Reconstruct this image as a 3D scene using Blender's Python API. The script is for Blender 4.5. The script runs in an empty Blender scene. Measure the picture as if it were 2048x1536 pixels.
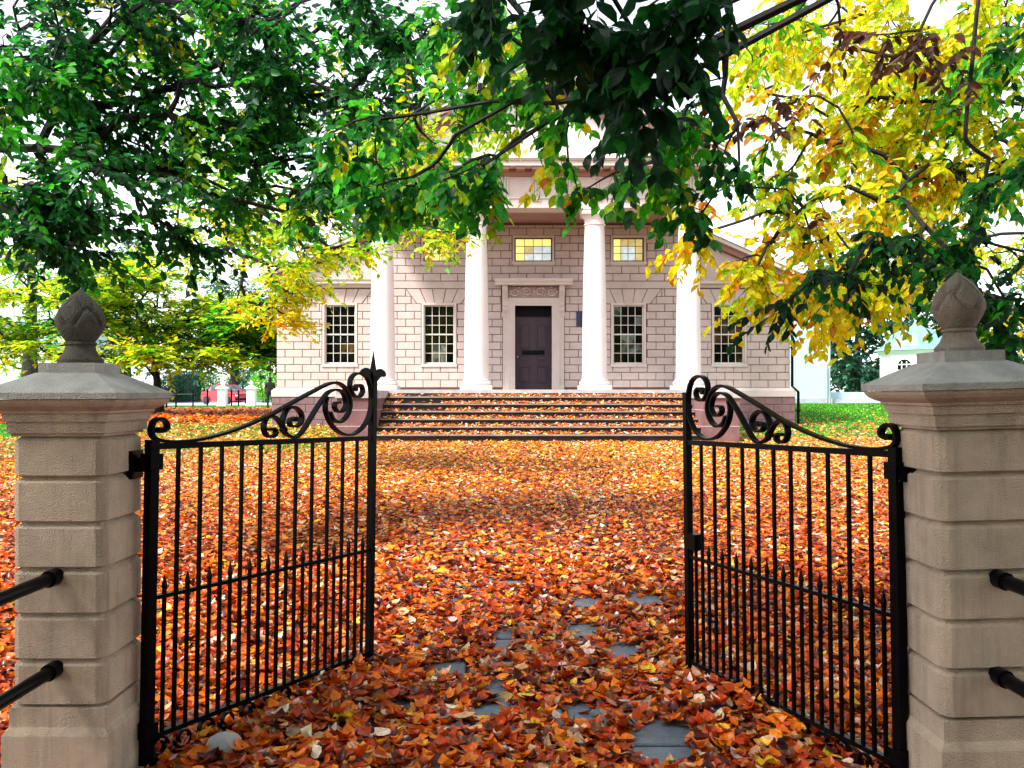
import bpy, math, random
import numpy as np
from mathutils import Vector, Matrix, Euler, Quaternion
random.seed(7)
RNG = np.random.default_rng(11)
S = bpy.context.scene
C = S.collection
R = math.radians

# ------------------------------------------------------------------ camera, world, sun, exposure
F = 1750.0          # focal length in pixels of a 2048 wide picture
HY = 785.0          # horizon row
EYE = 1.6
cam_d = bpy.data.cameras.new('camera')
cam = bpy.data.objects.new('camera', cam_d); C.objects.link(cam)
cam.location = (0, 0, EYE); cam.rotation_euler = (R(90), 0, 0)
cam_d.sensor_width = 36.0; cam_d.lens = 36.0 * F / 2048.0
cam_d.shift_y = (HY - 768.0) / 2048.0
cam_d.clip_start = 0.05; cam_d.clip_end = 3000
S.camera = cam

SUN_EL, SUN_AZ = 50.0, 232.0      # azimuth clockwise from +Y
w = bpy.data.worlds.new('World'); S.world = w; w.use_nodes = True
nt = w.node_tree; nt.nodes.clear()
sky = nt.nodes.new('ShaderNodeTexSky'); sky.sky_type = 'NISHITA'; sky.sun_disc = False
sky.sun_elevation = R(SUN_EL); sky.sun_rotation = R(SUN_AZ)
sky.air_density = 1.0; sky.dust_density = 1.0; sky.ozone_density = 1.0
hs = nt.nodes.new('ShaderNodeHueSaturation'); hs.inputs['Saturation'].default_value = 0.30
hs.inputs['Value'].default_value = 1.15
bgn = nt.nodes.new('ShaderNodeBackground'); bgn.inputs['Strength'].default_value = 0.125
wo = nt.nodes.new('ShaderNodeOutputWorld')
nt.links.new(sky.outputs[0], hs.inputs['Color']); nt.links.new(hs.outputs[0], bgn.inputs[0]); nt.links.new(bgn.outputs[0], wo.inputs[0])
sd = bpy.data.lights.new('sun', 'SUN'); sd.energy = 2.8; sd.angle = R(12); sd.color = (1.0, 0.95, 0.88)
sun = bpy.data.objects.new('sun', sd); C.objects.link(sun)
_el, _az = R(SUN_EL), R(SUN_AZ)
to_sun = Vector((math.sin(_az)*math.cos(_el), math.cos(_az)*math.cos(_el), math.sin(_el)))
sun.rotation_euler = (-to_sun).to_track_quat('-Z', 'Y').to_euler()
sun.location = (-30, -20, 60)
S.view_settings.view_transform = 'Standard'
try: S.view_settings.look = 'None'
except Exception: pass
S.view_settings.exposure = 1.75; S.view_settings.gamma = 1.0; S.view_settings.use_curve_mapping = False
S.render.engine = 'CYCLES'
S.cycles.max_bounces = 8; S.cycles.transparent_max_bounces = 8

def at(px, py, Y):
    return Vector(((px - 1024.0) / F * Y, Y, EYE - (py - HY) / F * Y))

# ------------------------------------------------------------------ helpers
class MB:
    """collects geometry, then links it as ONE mesh object"""
    def __init__(s): s.v = []; s.f = []
    def add(s, vs, fs):
        n = len(s.v); s.v.extend([tuple(p) for p in vs]); s.f.extend([tuple(i + n for i in f) for f in fs]); return s
    def box(s, x0, x1, y0, y1, z0, z1):
        return s.add([(x0,y0,z0),(x1,y0,z0),(x1,y1,z0),(x0,y1,z0),(x0,y0,z1),(x1,y0,z1),(x1,y1,z1),(x0,y1,z1)],
                     [(0,3,2,1),(4,5,6,7),(0,1,5,4),(1,2,6,5),(2,3,7,6),(3,0,4,7)])
    def bbox(s, x0, x1, y0, y1, z0, z1, b):
        """box with the four edges of its front (-Y) face bevelled"""
        vs = [(x0,y1,z0),(x1,y1,z0),(x1,y1,z1),(x0,y1,z1),(x0,y0+b,z0),(x1,y0+b,z0),(x1,y0+b,z1),(x0,y0+b,z1),
              (x0+b,y0,z0+b),(x1-b,y0,z0+b),(x1-b,y0,z1-b),(x0+b,y0,z1-b)]
        return s.add(vs, [(8,9,10,11),(4,5,9,8),(5,6,10,9),(6,7,11,10),(7,4,8,11),(0,1,5,4),(1,2,6,5),(2,3,7,6),(3,0,4,7),(1,0,3,2)])
    def frust(s, rings, close=True):
        """rings: list of equal-length vertex loops"""
        n = len(rings[0]); vs = [p for r in rings for p in r]; fs = []
        for k in range(len(rings) - 1):
            for i in range(n):
                j = (i + 1) % n
                fs.append((k*n+i, k*n+j, (k+1)*n+j, (k+1)*n+i))
        if close:
            fs.append(tuple(reversed(range(n)))); fs.append(tuple((len(rings)-1)*n + i for i in range(n)))
        return s.add(vs, fs)
    def sq(s, prof, cx=0, cy=0):
        """square-plan profile: list of (half width, z)"""
        return s.frust([[(cx-h,cy-h,z),(cx+h,cy-h,z),(cx+h,cy+h,z),(cx-h,cy+h,z)] for h, z in prof])
    def lathe(s, prof, n=32, cx=0, cy=0, fn=None):
        rings = []
        for r, z in prof:
            rings.append([(cx + (r*(fn(a, z) if fn else 1))*math.cos(a), cy + (r*(fn(a, z) if fn else 1))*math.sin(a), z)
                          for a in (2*math.pi*i/n for i in range(n))])
        return s.frust(rings)
    def extr(s, poly, axis, a, b):
        """poly of 2d points extruded from a to b along 'x','y' or 'z'"""
        n = len(poly)
        def P(p, t): return (t, p[0], p[1]) if axis == 'x' else ((p[0], t, p[1]) if axis == 'y' else (p[0], p[1], t))
        vs = [P(p, a) for p in poly] + [P(p, b) for p in poly]
        fs = [tuple(range(n)), tuple(reversed(range(n, 2*n)))] + [(i, i+n, (i+1) % n + n, (i+1) % n) for i in range(n)]
        return s.add(vs, fs)
    def tube(s, pts, rad, n=6):
        pts = [Vector(p) for p in pts]; m = len(pts)
        if not hasattr(rad, '__len__'): rad = [rad]*m
        rings = []; up = Vector((0.13, 0.21, 1)).normalized()
        for i, p in enumerate(pts):
            d = (pts[min(i+1, m-1)] - pts[max(i-1, 0)])
            if d.length < 1e-9: d = Vector((0, 0, 1))
            d.normalize(); a = d.cross(up)
            if a.length < 1e-3: a = d.cross(Vector((1, 0, 0)))
            a.normalize(); b = d.cross(a)
            rings.append([tuple(p + (a*math.cos(t) + b*math.sin(t))*rad[i]) for t in (2*math.pi*k/n for k in range(n))])
        return s.frust(rings)
    def build(s, name, m, parent=None, loc=(0, 0, 0), smooth=False, label=None):
        me = bpy.data.meshes.new(name); me.from_pydata(s.v, [], s.f)
        me.materials.append(m)
        if smooth:
            me.polygons.foreach_set('use_smooth', [True]*len(me.polygons))
            try: me.set_sharp_from_angle(angle=R(38))
            except Exception: pass
        me.update()
        return link(name, me, parent, loc, label)
def link(name, me, parent=None, loc=(0, 0, 0), label=None):
    o = bpy.data.objects.new(name, me); C.objects.link(o); o.location = loc
    if parent: o.parent = parent
    if label: o['label'] = label
    return o
def tag(o, label=None, cat=None, group=None, kind=None):
    if label: o['label'] = label
    if cat: o['category'] = cat
    if group: o['group'] = group
    if kind: o['kind'] = kind
    return o
def thing(name, label, cat, loc=(0, 0, 0), rz=0, group=None):
    o = bpy.data.objects.new(name, None); C.objects.link(o); o.location = loc; o.rotation_euler = (0, 0, rz)
    o.empty_display_size = 0.3
    return tag(o, label, cat, group)
def fix_normals(o):
    import bmesh
    bm = bmesh.new(); bm.from_mesh(o.data); bmesh.ops.recalc_face_normals(bm, faces=bm.faces); bm.to_mesh(o.data); bm.free()
def copy_tree(o, parent=None):
    c = o.copy(); C.objects.link(c); c.parent = parent
    for ch in o.children: copy_tree(ch, c)
    return c

def mat(name, col, rough=0.7, var=0.15, scale=6.0, bump=0.1, bscale=60.0, metal=0.0, spec=0.5, col2=None, dirt=0.0, dirtcol=(0.05,0.045,0.04), streak=0.0):
    m = bpy.data.materials.new(name); m.use_nodes = True
    t = m.node_tree; b = t.nodes['Principled BSDF']; L = t.links.new
    b.inputs['Roughness'].default_value = rough; b.inputs['Metallic'].default_value = metal
    b.inputs['Specular IOR Level'].default_value = spec
    tc = t.nodes.new('ShaderNodeTexCoord')
    geo = t.nodes.new('ShaderNodeNewGeometry')
    no = t.nodes.new('ShaderNodeTexNoise'); no.inputs['Scale'].default_value = scale; no.inputs['Detail'].default_value = 6; no.inputs['Roughness'].default_value = 0.65
    L(geo.outputs['Position'], no.inputs['Vector'])
    rp = t.nodes.new('ShaderNodeValToRGB')
    c2 = col2 if col2 else tuple(max(0, c*(1-var*1.6)) for c in col)
    c1 = tuple(min(1, c*(1+var)) for c in col)
    rp.color_ramp.elements[0].position = 0.3; rp.color_ramp.elements[0].color = (*c2, 1)
    rp.color_ramp.elements[1].position = 0.7; rp.color_ramp.elements[1].color = (*c1, 1)
    L(no.outputs['Fac'], rp.inputs[0])
    last = rp.outputs[0]
    if dirt > 0:
        n2 = t.nodes.new('ShaderNodeTexNoise'); n2.inputs['Scale'].default_value = scale*0.35; n2.inputs['Detail'].default_value = 9; n2.inputs['Roughness'].default_value = 0.75
        L(geo.outputs['Position'], n2.inputs['Vector'])
        r2 = t.nodes.new('ShaderNodeValToRGB'); r2.color_ramp.elements[0].position = 0.52; r2.color_ramp.elements[1].position = 0.75
        L(n2.outputs['Fac'], r2.inputs[0])
        mu = t.nodes.new('ShaderNodeMath'); mu.operation = 'MULTIPLY'; mu.inputs[1].default_value = dirt
        L(r2.outputs[0], mu.inputs[0])
        mx = t.nodes.new('ShaderNodeMixRGB'); mx.inputs[2].default_value = (*dirtcol, 1)
        L(mu.outputs[0], mx.inputs[0]); L(last, mx.inputs[1]); last = mx.outputs[0]
    if streak > 0:
        mp = t.nodes.new('ShaderNodeVectorMath'); mp.operation = 'MULTIPLY'; mp.inputs[1].default_value = (11, 11, 0.9); L(geo.outputs['Position'], mp.inputs[0])
        n4 = t.nodes.new('ShaderNodeTexNoise'); n4.inputs['Scale'].default_value = 1.0; n4.inputs['Detail'].default_value = 7; n4.inputs['Roughness'].default_value = 0.7; L(mp.outputs[0], n4.inputs['Vector'])
        r4 = t.nodes.new('ShaderNodeValToRGB'); r4.color_ramp.elements[0].position = 0.50; r4.color_ramp.elements[1].position = 0.72; L(n4.outputs['Fac'], r4.inputs[0])
        m4 = t.nodes.new('ShaderNodeMath'); m4.operation = 'MULTIPLY'; m4.inputs[1].default_value = streak; L(r4.outputs[0], m4.inputs[0])
        x4 = t.nodes.new('ShaderNodeMixRGB'); x4.inputs[2].default_value = (*dirtcol, 1); L(m4.outputs[0], x4.inputs[0]); L(last, x4.inputs[1]); last = x4.outputs[0]
    L(last, b.inputs['Base Color'])
    if bump > 0:
        n3 = t.nodes.new('ShaderNodeTexNoise'); n3.inputs['Scale'].default_value = bscale; n3.inputs['Detail'].default_value = 4
        L(geo.outputs['Position'], n3.inputs['Vector'])
        bp = t.nodes.new('ShaderNodeBump'); bp.inputs['Strength'].default_value = bump; bp.inputs['Distance'].default_value = 0.02
        L(n3.outputs['Fac'], bp.inputs['Height']); L(bp.outputs[0], b.inputs['Normal'])
    return m
def leafmat(name, transl=0.5, rough=0.45, spec=0.4, gain=1.0):
    m = bpy.data.materials.new(name); m.use_nodes = True
    t = m.node_tree; b = t.nodes['Principled BSDF']; L = t.links.new
    a = t.nodes.new('ShaderNodeAttribute'); a.attribute_name = 'Col'
    geo = t.nodes.new('ShaderNodeNewGeometry')
    n = t.nodes.new('ShaderNodeTexNoise'); n.inputs['Scale'].default_value = 45; n.inputs['Detail'].default_value = 3
    L(geo.outputs['Position'], n.inputs['Vector'])
    mr = t.nodes.new('ShaderNodeMapRange'); mr.inputs['From Min'].default_value = 0.3; mr.inputs['From Max'].default_value = 0.7
    mr.inputs['To Min'].default_value = 0.65*gain; mr.inputs['To Max'].default_value = 1.2*gain
    L(n.outputs['Fac'], mr.inputs[0])
    mx = t.nodes.new('ShaderNodeVectorMath'); mx.operation = 'SCALE'
    L(a.outputs['Color'], mx.inputs[0]); L(mr.outputs[0], mx.inputs['Scale'])
    L(mx.outputs[0], b.inputs['Base Color'])
    b.inputs['Roughness'].default_value = rough; b.inputs['Specular IOR Level'].default_value = spec
    if transl > 0:
        tr = t.nodes.new('ShaderNodeBsdfTranslucent'); L(mx.outputs[0], tr.inputs[0])
        ms = t.nodes.new('ShaderNodeMixShader'); ms.inputs[0].default_value = transl
        out = t.nodes['Material Output']
        L(b.outputs[0], ms.inputs[1]); L(tr.outputs[0], ms.inputs[2]); L(ms.outputs[0], out.inputs[0])
    return m

M = {}
M['block'] = mat('painted_block', (0.47, 0.375, 0.34), 0.8, 0.09, 1.3, 0.25, 140, streak=0.22, dirt=0.22, dirtcol=(0.32,0.22,0.20))
M['trim'] = mat('painted_trim', (0.53, 0.44, 0.405), 0.6, 0.06, 2.0, 0.08, 60, dirt=0.12, dirtcol=(0.4,0.3,0.27))
M['column'] = mat('painted_column', (0.68, 0.60, 0.57), 0.6, 0.05, 1.2, 0.10, 90, streak=0.18, dirt=0.15, dirtcol=(0.5,0.42,0.4))
M['groove'] = mat('wall_joint', (0.16, 0.075, 0.07), 0.9, 0.1, 4, 0)
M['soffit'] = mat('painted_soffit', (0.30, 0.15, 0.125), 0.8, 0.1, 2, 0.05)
M['sash_dark'] = mat('dark_sash_paint', (0.06, 0.045, 0.035), 0.5, 0.05, 3, 0)
M['sash'] = mat('cream_sash_paint', (0.62, 0.57, 0.50), 0.5, 0.05, 3, 0)
M['white'] = mat('white_paint', (0.78, 0.77, 0.74), 0.5, 0.05, 3, 0)
M['basestone'] = mat('brownstone', (0.18, 0.10, 0.105), 0.85, 0.22, 2.2, 0.35, 45, dirt=0.25, dirtcol=(0.16,0.10,0.09))
M['cheek'] = mat('rose_stone', (0.15, 0.065, 0.068), 0.85, 0.25, 1.7, 0.35, 40, dirt=0.3, dirtcol=(0.36,0.28,0.27))
M['greystone'] = mat('grey_cap_stone', (0.36, 0.34, 0.33), 0.8, 0.15, 3, 0.25, 50, dirt=0.2)
M['step'] = mat('worn_step_stone', (0.20, 0.18, 0.165), 0.7, 0.25, 3, 0.3, 40, dirt=0.4, dirtcol=(0.09,0.12,0.09))
M['friezeg'] = mat('shaded_frieze_ground', (0.30, 0.20, 0.175), 0.8, 0.2, 5, 0.2)  # same paint as the trim; relief shadow put into a darker colour
M['riser'] = mat('shadowed_riser_stone', (0.030, 0.016, 0.014), 0.85, 0.3, 3, 0.2, 40)  # shadow under the nosings put into the riser colour
M['pillar'] = mat('pillar_sandstone', (0.54, 0.41, 0.30), 0.88, 0.14, 5, 0.7, 170, streak=0.5, dirt=0.35, dirtcol=(0.17,0.13,0.10))
M['finial'] = mat('weathered_finial_stone', (0.20, 0.155, 0.12), 0.85, 0.25, 11, 0.5, 120, dirt=0.6, dirtcol=(0.07,0.065,0.05))
M['finial_dark'] = mat('dark_finial_stone', (0.085, 0.075, 0.06), 0.85, 0.35, 9, 0.7, 120, dirt=0.7, dirtcol=(0.03,0.03,0.024))  # left finial, darker than the right one
M['captop'] = mat('cap_stone', (0.42, 0.40, 0.37), 0.8, 0.16, 6, 0.7, 150, streak=0.3, dirt=0.6, dirtcol=(0.13,0.12,0.10))
M['iron'] = mat('black_iron', (0.003, 0.003, 0.0035), 0.28, 0.3, 30, 0.12, 120, spec=0.05)
M['door'] = mat('plum_door_paint', (0.050, 0.030, 0.040), 0.5, 0.12, 5, 0.05, spec=0.3)
M['black'] = mat('dark_void', (0.003, 0.003, 0.0035), 0.6, 0.1, 5, 0, spec=0.1)
M['plaque'] = mat('blue_plaque', (0.012, 0.022, 0.07), 0.4, 0.1, 5, 0)
M['slate'] = mat('wet_bluestone', (0.10, 0.13, 0.165), 0.42, 0.22, 9, 0.3, 70, dirt=0.3, dirtcol=(0.05,0.055,0.06))
M['roof'] = mat('grey_roof', (0.20, 0.27, 0.30), 0.7, 0.15, 4, 0.1)
M['hall'] = mat('pale_stucco', (0.40, 0.55, 0.57), 0.7, 0.05, 2, 0.05)
M['hallbase'] = mat('pale_granite', (0.34, 0.38, 0.42), 0.8, 0.12, 3, 0.1)
M['copper'] = mat('verdigris_roof', (0.15, 0.30, 0.31), 0.6, 0.15, 3, 0.1, dirt=0.3)
M['road'] = mat('light_asphalt', (0.40, 0.41, 0.42), 0.85, 0.12, 1.5, 0.1)
M['bark'] = mat('dark_bark', (0.012, 0.010, 0.010), 0.9, 0.3, 14, 0.6, 30)
M['greybark'] = mat('grey_beech_bark', (0.085, 0.085, 0.09), 0.8, 0.3, 14, 0.4, 30)
M['leaf'] = leafmat('canopy_leaf', 0.62, 0.4, 0.25)
M['litter'] = leafmat('fallen_leaf_skin', 0.15, 0.33, 0.28)
M['grass'] = leafmat('grass_blade', 0.35, 0.6, 0.2)
M['red'] = mat('crimson_car_paint', (0.34, 0.004, 0.022), 0.25, 0.03, 2, 0, spec=0.7)
M['rubber'] = mat('tyre_rubber', (0.015, 0.015, 0.015), 0.8, 0.1, 20, 0)
M['chrome'] = mat('alloy', (0.5, 0.5, 0.52), 0.3, 0.05, 10, 0, metal=0.9)
M['cloth'] = mat('dark_clothing', (0.012, 0.012, 0.014), 0.9, 0.2, 20, 0.1)
M['denim'] = mat('dark_trousers', (0.014, 0.015, 0.02), 0.9, 0.2, 20, 0.1)
M['skin'] = mat('skin', (0.35, 0.2, 0.15), 0.6, 0.05, 10, 0)
def glass(name, tint, rough=0.03, emit=None, estr=0.0):
    m = bpy.data.materials.new(name); m.use_nodes = True; t = m.node_tree; b = t.nodes['Principled BSDF']; L = t.links.new
    geo = t.nodes.new('ShaderNodeNewGeometry'); n = t.nodes.new('ShaderNodeTexNoise'); n.inputs['Scale'].default_value = 3.2; n.inputs['Detail'].default_value = 6
    L(geo.outputs['Position'], n.inputs['Vector'])
    rp = t.nodes.new('ShaderNodeValToRGB'); rp.color_ramp.elements[0].position = 0.45; rp.color_ramp.elements[0].color = (*[c*0.35 for c in tint], 1)
    rp.color_ramp.elements[1].position = 0.66; rp.color_ramp.elements[1].color = (*[min(1, c*1.8) for c in tint], 1)
    L(n.outputs['Fac'], rp.inputs[0]); L(rp.outputs[0], b.inputs['Base Color'])
    b.inputs['Roughness'].default_value = rough; b.inputs['Specular IOR Level'].default_value = 0.35
    bp = t.nodes.new('ShaderNodeBump'); bp.inputs['Strength'].default_value = 0.25; bp.inputs['Distance'].default_value = 0.02
    L(n.outputs['Fac'], bp.inputs['Height']); L(bp.outputs[0], b.inputs['Normal'])
    if emit: b.inputs['Emission Color'].default_value = (*emit, 1); b.inputs['Emission Strength'].default_value = estr
    return m
M['pane'] = glass('dark_old_glass', (0.003, 0.003, 0.003))
M['pane_warm'] = glass('old_glass_warm_reflection_tint', (0.05, 0.03, 0.01))  # warm reflection painted into the pane tint
M['pane_reflect'] = glass('old_glass_garden_reflection_tint', (0.09, 0.11, 0.085))  # pale garden reflection painted into the pane tint
M['pane_lit'] = glass('yellow_glow_glass', (0.35, 0.25, 0.04), 0.08, (1.0, 0.78, 0.20), 0.34)  # upper panes glow by their own emission
M['pane_lit2'] = glass('dim_yellow_glow_glass', (0.25, 0.20, 0.06), 0.08, (1.0, 0.74, 0.22), 0.16)
M['pane_pale'] = glass('pale_glow_glass', (0.30, 0.36, 0.38), 0.08, (0.78, 0.86, 0.82), 0.20)
M['carglass'] = glass('car_window_glass', (0.06, 0.08, 0.10), 0.03)

# ------------------------------------------------------------------ terrain
def sm(t): t = np.clip(t, 0, 1); return t*t*(3-2*t)
def ground_z(x, y):
    x = np.asarray(x, float); y = np.asarray(y, float)
    z = -0.06 + 0.36*np.clip((y-6)/16.4, 0, 1) + 0.32*sm((y-22.4)/8) + 0.06*sm((y-32)/14)
    z = z + 0.42*sm((x-9)/4)*sm((y-28)/11)
    z = z + 0.012*np.sin(x*1.7+y*0.9)*sm((y-3)/3)*(1-sm((y-20)/3))
    return z
def grid_mesh(name, xs, ys, m, colfn=None, dz=0.0):
    X, Yg = np.meshgrid(xs, ys); Z = ground_z(X, Yg) + dz
    co = np.stack([X, Yg, Z], -1).reshape(-1, 3)
    nx, ny = len(xs), len(ys)
    i = (np.arange(ny-1)[:, None]*nx + np.arange(nx-1)[None]).reshape(-1)
    fa = np.stack([i, i+1, i+nx+1, i+nx], -1)
    me = bpy.data.meshes.new(name); me.from_pydata(co.tolist(), [], fa.tolist()); me.materials.append(m)
    me.polygons.foreach_set('use_smooth', [True]*len(me.polygons))
    return link(name, me)
def ground_material():
    m = bpy.data.materials.new('yard_ground'); m.use_nodes = True; t = m.node_tree; b = t.nodes['Principled BSDF']; L = t.links.new
    geo = t.nodes.new('ShaderNodeNewGeometry'); sp = t.nodes.new('ShaderNodeSeparateXYZ'); L(geo.outputs['Position'], sp.inputs[0])
    n = t.nodes.new('ShaderNodeTexNoise'); n.inputs['Scale'].default_value = 9; n.inputs['Detail'].default_value = 8; L(geo.outputs['Position'], n.inputs['Vector'])
    soil = t.nodes.new('ShaderNodeValToRGB'); soil.color_ramp.elements[0].color = (0.035, 0.018, 0.010, 1); soil.color_ramp.elements[1].color = (0.22, 0.09, 0.03, 1)
    L(n.outputs['Fac'], soil.inputs[0])
    n2 = t.nodes.new('ShaderNodeTexNoise'); n2.inputs['Scale'].default_value = 30; n2.inputs['Detail'].default_value = 6; L(geo.outputs['Position'], n2.inputs['Vector'])
    gr = t.nodes.new('ShaderNodeValToRGB'); gr.color_ramp.elements[0].color = (0.03, 0.13, 0.02, 1); gr.color_ramp.elements[1].color = (0.15, 0.34, 0.07, 1)
    L(n2.outputs['Fac'], gr.inputs[0])
    # lawn begins about 17 m out on the left, 24 m on the right
    def lin(inp, a, b_):
        mr = t.nodes.new('ShaderNodeMapRange'); mr.inputs['From Min'].default_value = a; mr.inputs['From Max'].default_value = b_; L(inp, mr.inputs[0]); return mr.outputs[0]
    fy = lin(sp.outputs['Y'], 17.0, 23.0)
    mx = t.nodes.new('ShaderNodeMixRGB'); L(fy, mx.inputs[0]); L(soil.outputs[0], mx.inputs[1]); L(gr.outputs[0], mx.inputs[2])
    L(mx.outputs[0], b.inputs['Base Color']); b.inputs['Roughness'].default_value = 0.95
    bp = t.nodes.new('ShaderNodeBump'); bp.inputs['Strength'].default_value = 0.6; bp.inputs['Distance'].default_value = 0.03; L(n2.outputs['Fac'], bp.inputs['Height']); L(bp.outputs[0], b.inputs['Normal'])
    return m
def sp_(a, b, n): return list(np.linspace(a, b, n))
xs = sorted(set([-900, -400, -180, -90, -60] + sp_(-45, -12, 12) + sp_(-10, 10, 61) + sp_(12, 45, 16) + [60, 90, 180, 400, 900]))
ys = sorted(set([-300, -100, -40, -15] + sp_(-6, 2, 9) + sp_(2.5, 8, 34) + sp_(8.5, 30, 44) + sp_(31, 60, 24) + [75, 100, 150, 250, 500, 1200]))
tag(grid_mesh('ground', xs, ys, ground_material()), kind='structure')

# flagstone path under the leaves: every stone of its own
path = MB()
pxs = [-1.1, 1.75]; pys = sp_(1.0, 22.2, 40)
vs = []; fs = []
for j, y in enumerate(pys):
    for i, x in enumerate(sp_(-1.15, 1.8, 7)): vs.append((x, y, float(ground_z(x, y)) + 0.006))
for j in range(len(pys)-1):
    for i in range(6): fs.append((j*7+i, j*7+i+1, (j+1)*7+i+1, (j+1)*7+i))
path.add(vs, fs); pathbed = path.build('path', mat('path_bed', (0.05, 0.035, 0.025), 0.95, 0.3, 12, 0.4, 60))
tag(pathbed, kind='structure')
rr = random.Random(5)
y = 1.4; row = 0
while y < 13.5:
    h = rr.uniform(0.48, 0.78); cuts = [-1.12, -0.45 + rr.uniform(-.2, .2), 0.38 + rr.uniform(-.22, .22), 1.08 + rr.uniform(-.18, .15), 1.78]
    for a, b in zip(cuts[:-1], cuts[1:]):
        g = 0.015; z = float(ground_z((a+b)/2, y+h/2))
        j = lambda: rr.uniform(-0.012, 0.012)
        top = z + 0.020 + rr.uniform(0, 0.008)
        p = [(a+g+j(), y+g+j()), (b-g+j(), y+g+j()), (b-g+j(), y+h-g+j()), (a+g+j(), y+h-g+j())]
        cx = sum(q[0] for q in p)/4; cy = sum(q[1] for q in p)/4
        rings = [[(q[0]-cx, q[1]-cy, -0.05) for q in p], [(q[0]-cx, q[1]-cy, -0.008) for q in p], [((q[0]-cx)*0.975, (q[1]-cy)*0.965, 0) for q in p]]
        mb = MB(); mb.frust(rings); mb.build('flagstone', M['slate'], pathbed, (cx, cy, top))
    y += h; row += 1

# ------------------------------------------------------------------ road, far ground
def strip(name, x0, x1, y0, y1, m, dz, kind='structure'):
    mb = MB(); n = 24; xs_ = sp_(x0, x1, n); vs = []; fs = []
    for x in xs_:
        for y in (y0, (y0+y1)/2, y1): vs.append((x, y, float(ground_z(x, y)) + dz))
    for i in range(n-1):
        for k in range(2): fs.append((i*3+k, (i+1)*3+k, (i+1)*3+k+1, i*3+k+1))
    mb.add(vs, fs); return tag(mb.build(name, m), kind=kind)
strip('road', -120, 6, 59.5, 82, M['road'], 0.01)
strip('pavement', -120, 6, 57.6, 59.3, M['hallbase'], 0.07)
kb = MB(); kb.box(-120, 6, 59.3, 59.5, 0.55, 0.79); tag(kb.build('kerb', M['hallbase']), kind='structure')

# ------------------------------------------------------------------ the library building
BX = 0.68; WY = 27.8; PF = 1.68           # centre, wall plane, porch floor
lib = thing('library_building', 'pale pink classical building with four columns, pediment and leaf covered front steps', 'building', (BX, WY, 0))
S1 = 0.2419; Z0 = 1.752
def crs(k): return Z0 + S1*k
# openings on the wall: (x0, x1, z0, z1) of the clear hole
WIN = [-6.15, -3.0, 3.02, 6.22]
holes = []
for c in WIN: holes.append((c-0.53, c+0.53, crs(3)+0.03, crs(11)))
for c, hw in ((-3.0, 0.50), (0.0, 0.60), (3.02, 0.50)): holes.append((c-hw-0.04, c+hw+0.04, 5.74, 6.55))
DOORH = (-0.585, 0.585, PF, 4.36)
holes.append(DOORH)
WT = 6.95; WX = 8.16; CXW = 5.05
def wall_cells(mb, x0, x1, z0, z1, y0, y1, holes):
    xs_ = sorted({x0, x1, *[h[0] for h in holes], *[h[1] for h in holes]}); zs_ = sorted({z0, z1, *[h[2] for h in holes], *[h[3] for h in holes]})
    xs_ = [v for v in xs_ if x0 <= v <= x1]; zs_ = [v for v in zs_ if z0 <= v <= z1]
    for a, b in zip(xs_[:-1], xs_[1:]):
        zz = None
        for c, d in zip(zs_[:-1], zs_[1:]):
            mx_, mz = (a+b)/2, (c+d)/2
            solid = not any(h[0] < mx_ < h[1] and h[2] < mz < h[3] for h in holes)
            if solid and zz is None: zz = c
            if zz is not None and (not solid or d == zs_[-1]):
                mb.box(a, b, y0, y1, zz, d if solid else c); zz = None
mb = MB(); wall_cells(mb, -CXW, CXW, PF-0.4, 8.1, 0.03, 0.45, holes)
wall_cells(mb, -WX+0.02, -CXW, PF-0.2, 4.93, 0.03, 0.45, holes); wall_cells(mb, CXW, WX-0.02, PF-0.2, 4.93, 0.03, 0.45, holes)
wall = mb.build('wall', M['groove'], lib)
# the side and back of the building
mb = MB(); mb.box(-WX+0.02, -WX+0.3, 0.46, 16, 0.3, 4.93); mb.box(WX-0.3, WX-0.02, 0.46, 16, 0.3, 4.93); mb.box(-CXW, -CXW+.3, .46, 16, 4.9, 8.0); mb.box(CXW-.3, CXW, .46, 16, 4.9, 8.0); mb.box(-WX+.3, WX-.3, 15.7, 16, .3, 4.9)
mb.box(-CXW+.3, CXW-.3, 3.0, 3.2, 1.0, 8.0)
mb.build('side_wall', M['block'], lib)
# rusticated blocks
block_mesh = {}
blocks = []          # (area, x, z, w, h)
BW = 0.548
def clip_runs(a, b, z0, z1, cuts):
    runs = [(a, b)]
    for (c, d, e, f) in cuts:
        if e < z1-0.02 and f > z0+0.02:
            nr = []
            for (p, q) in runs:
                if d <= p or c >= q: nr.append((p, q)); continue
                if c - p > 0.06: nr.append((p, c))
                if q - d > 0.06: nr.append((d, q))
            runs = nr
    return runs
cuts = []
for c in WIN: cuts.append((c-0.56, c+0.56, crs(3)-0.01, crs(11)+.01))
for c, hw in ((-3.0, 0.50), (0.0, 0.60), (3.02, 0.50)): cuts.append((c-hw-0.075, c+hw+0.075, 5.64, 6.56))
cuts.append((-0.97, 0.97, PF-.1, 4.86)); cuts.append((-1.02, 1.02, 4.3, 5.12))
for c in WIN: cuts.append((c-0.56-0.02, c+0.56+0.02, crs(11), crs(12)))
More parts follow.
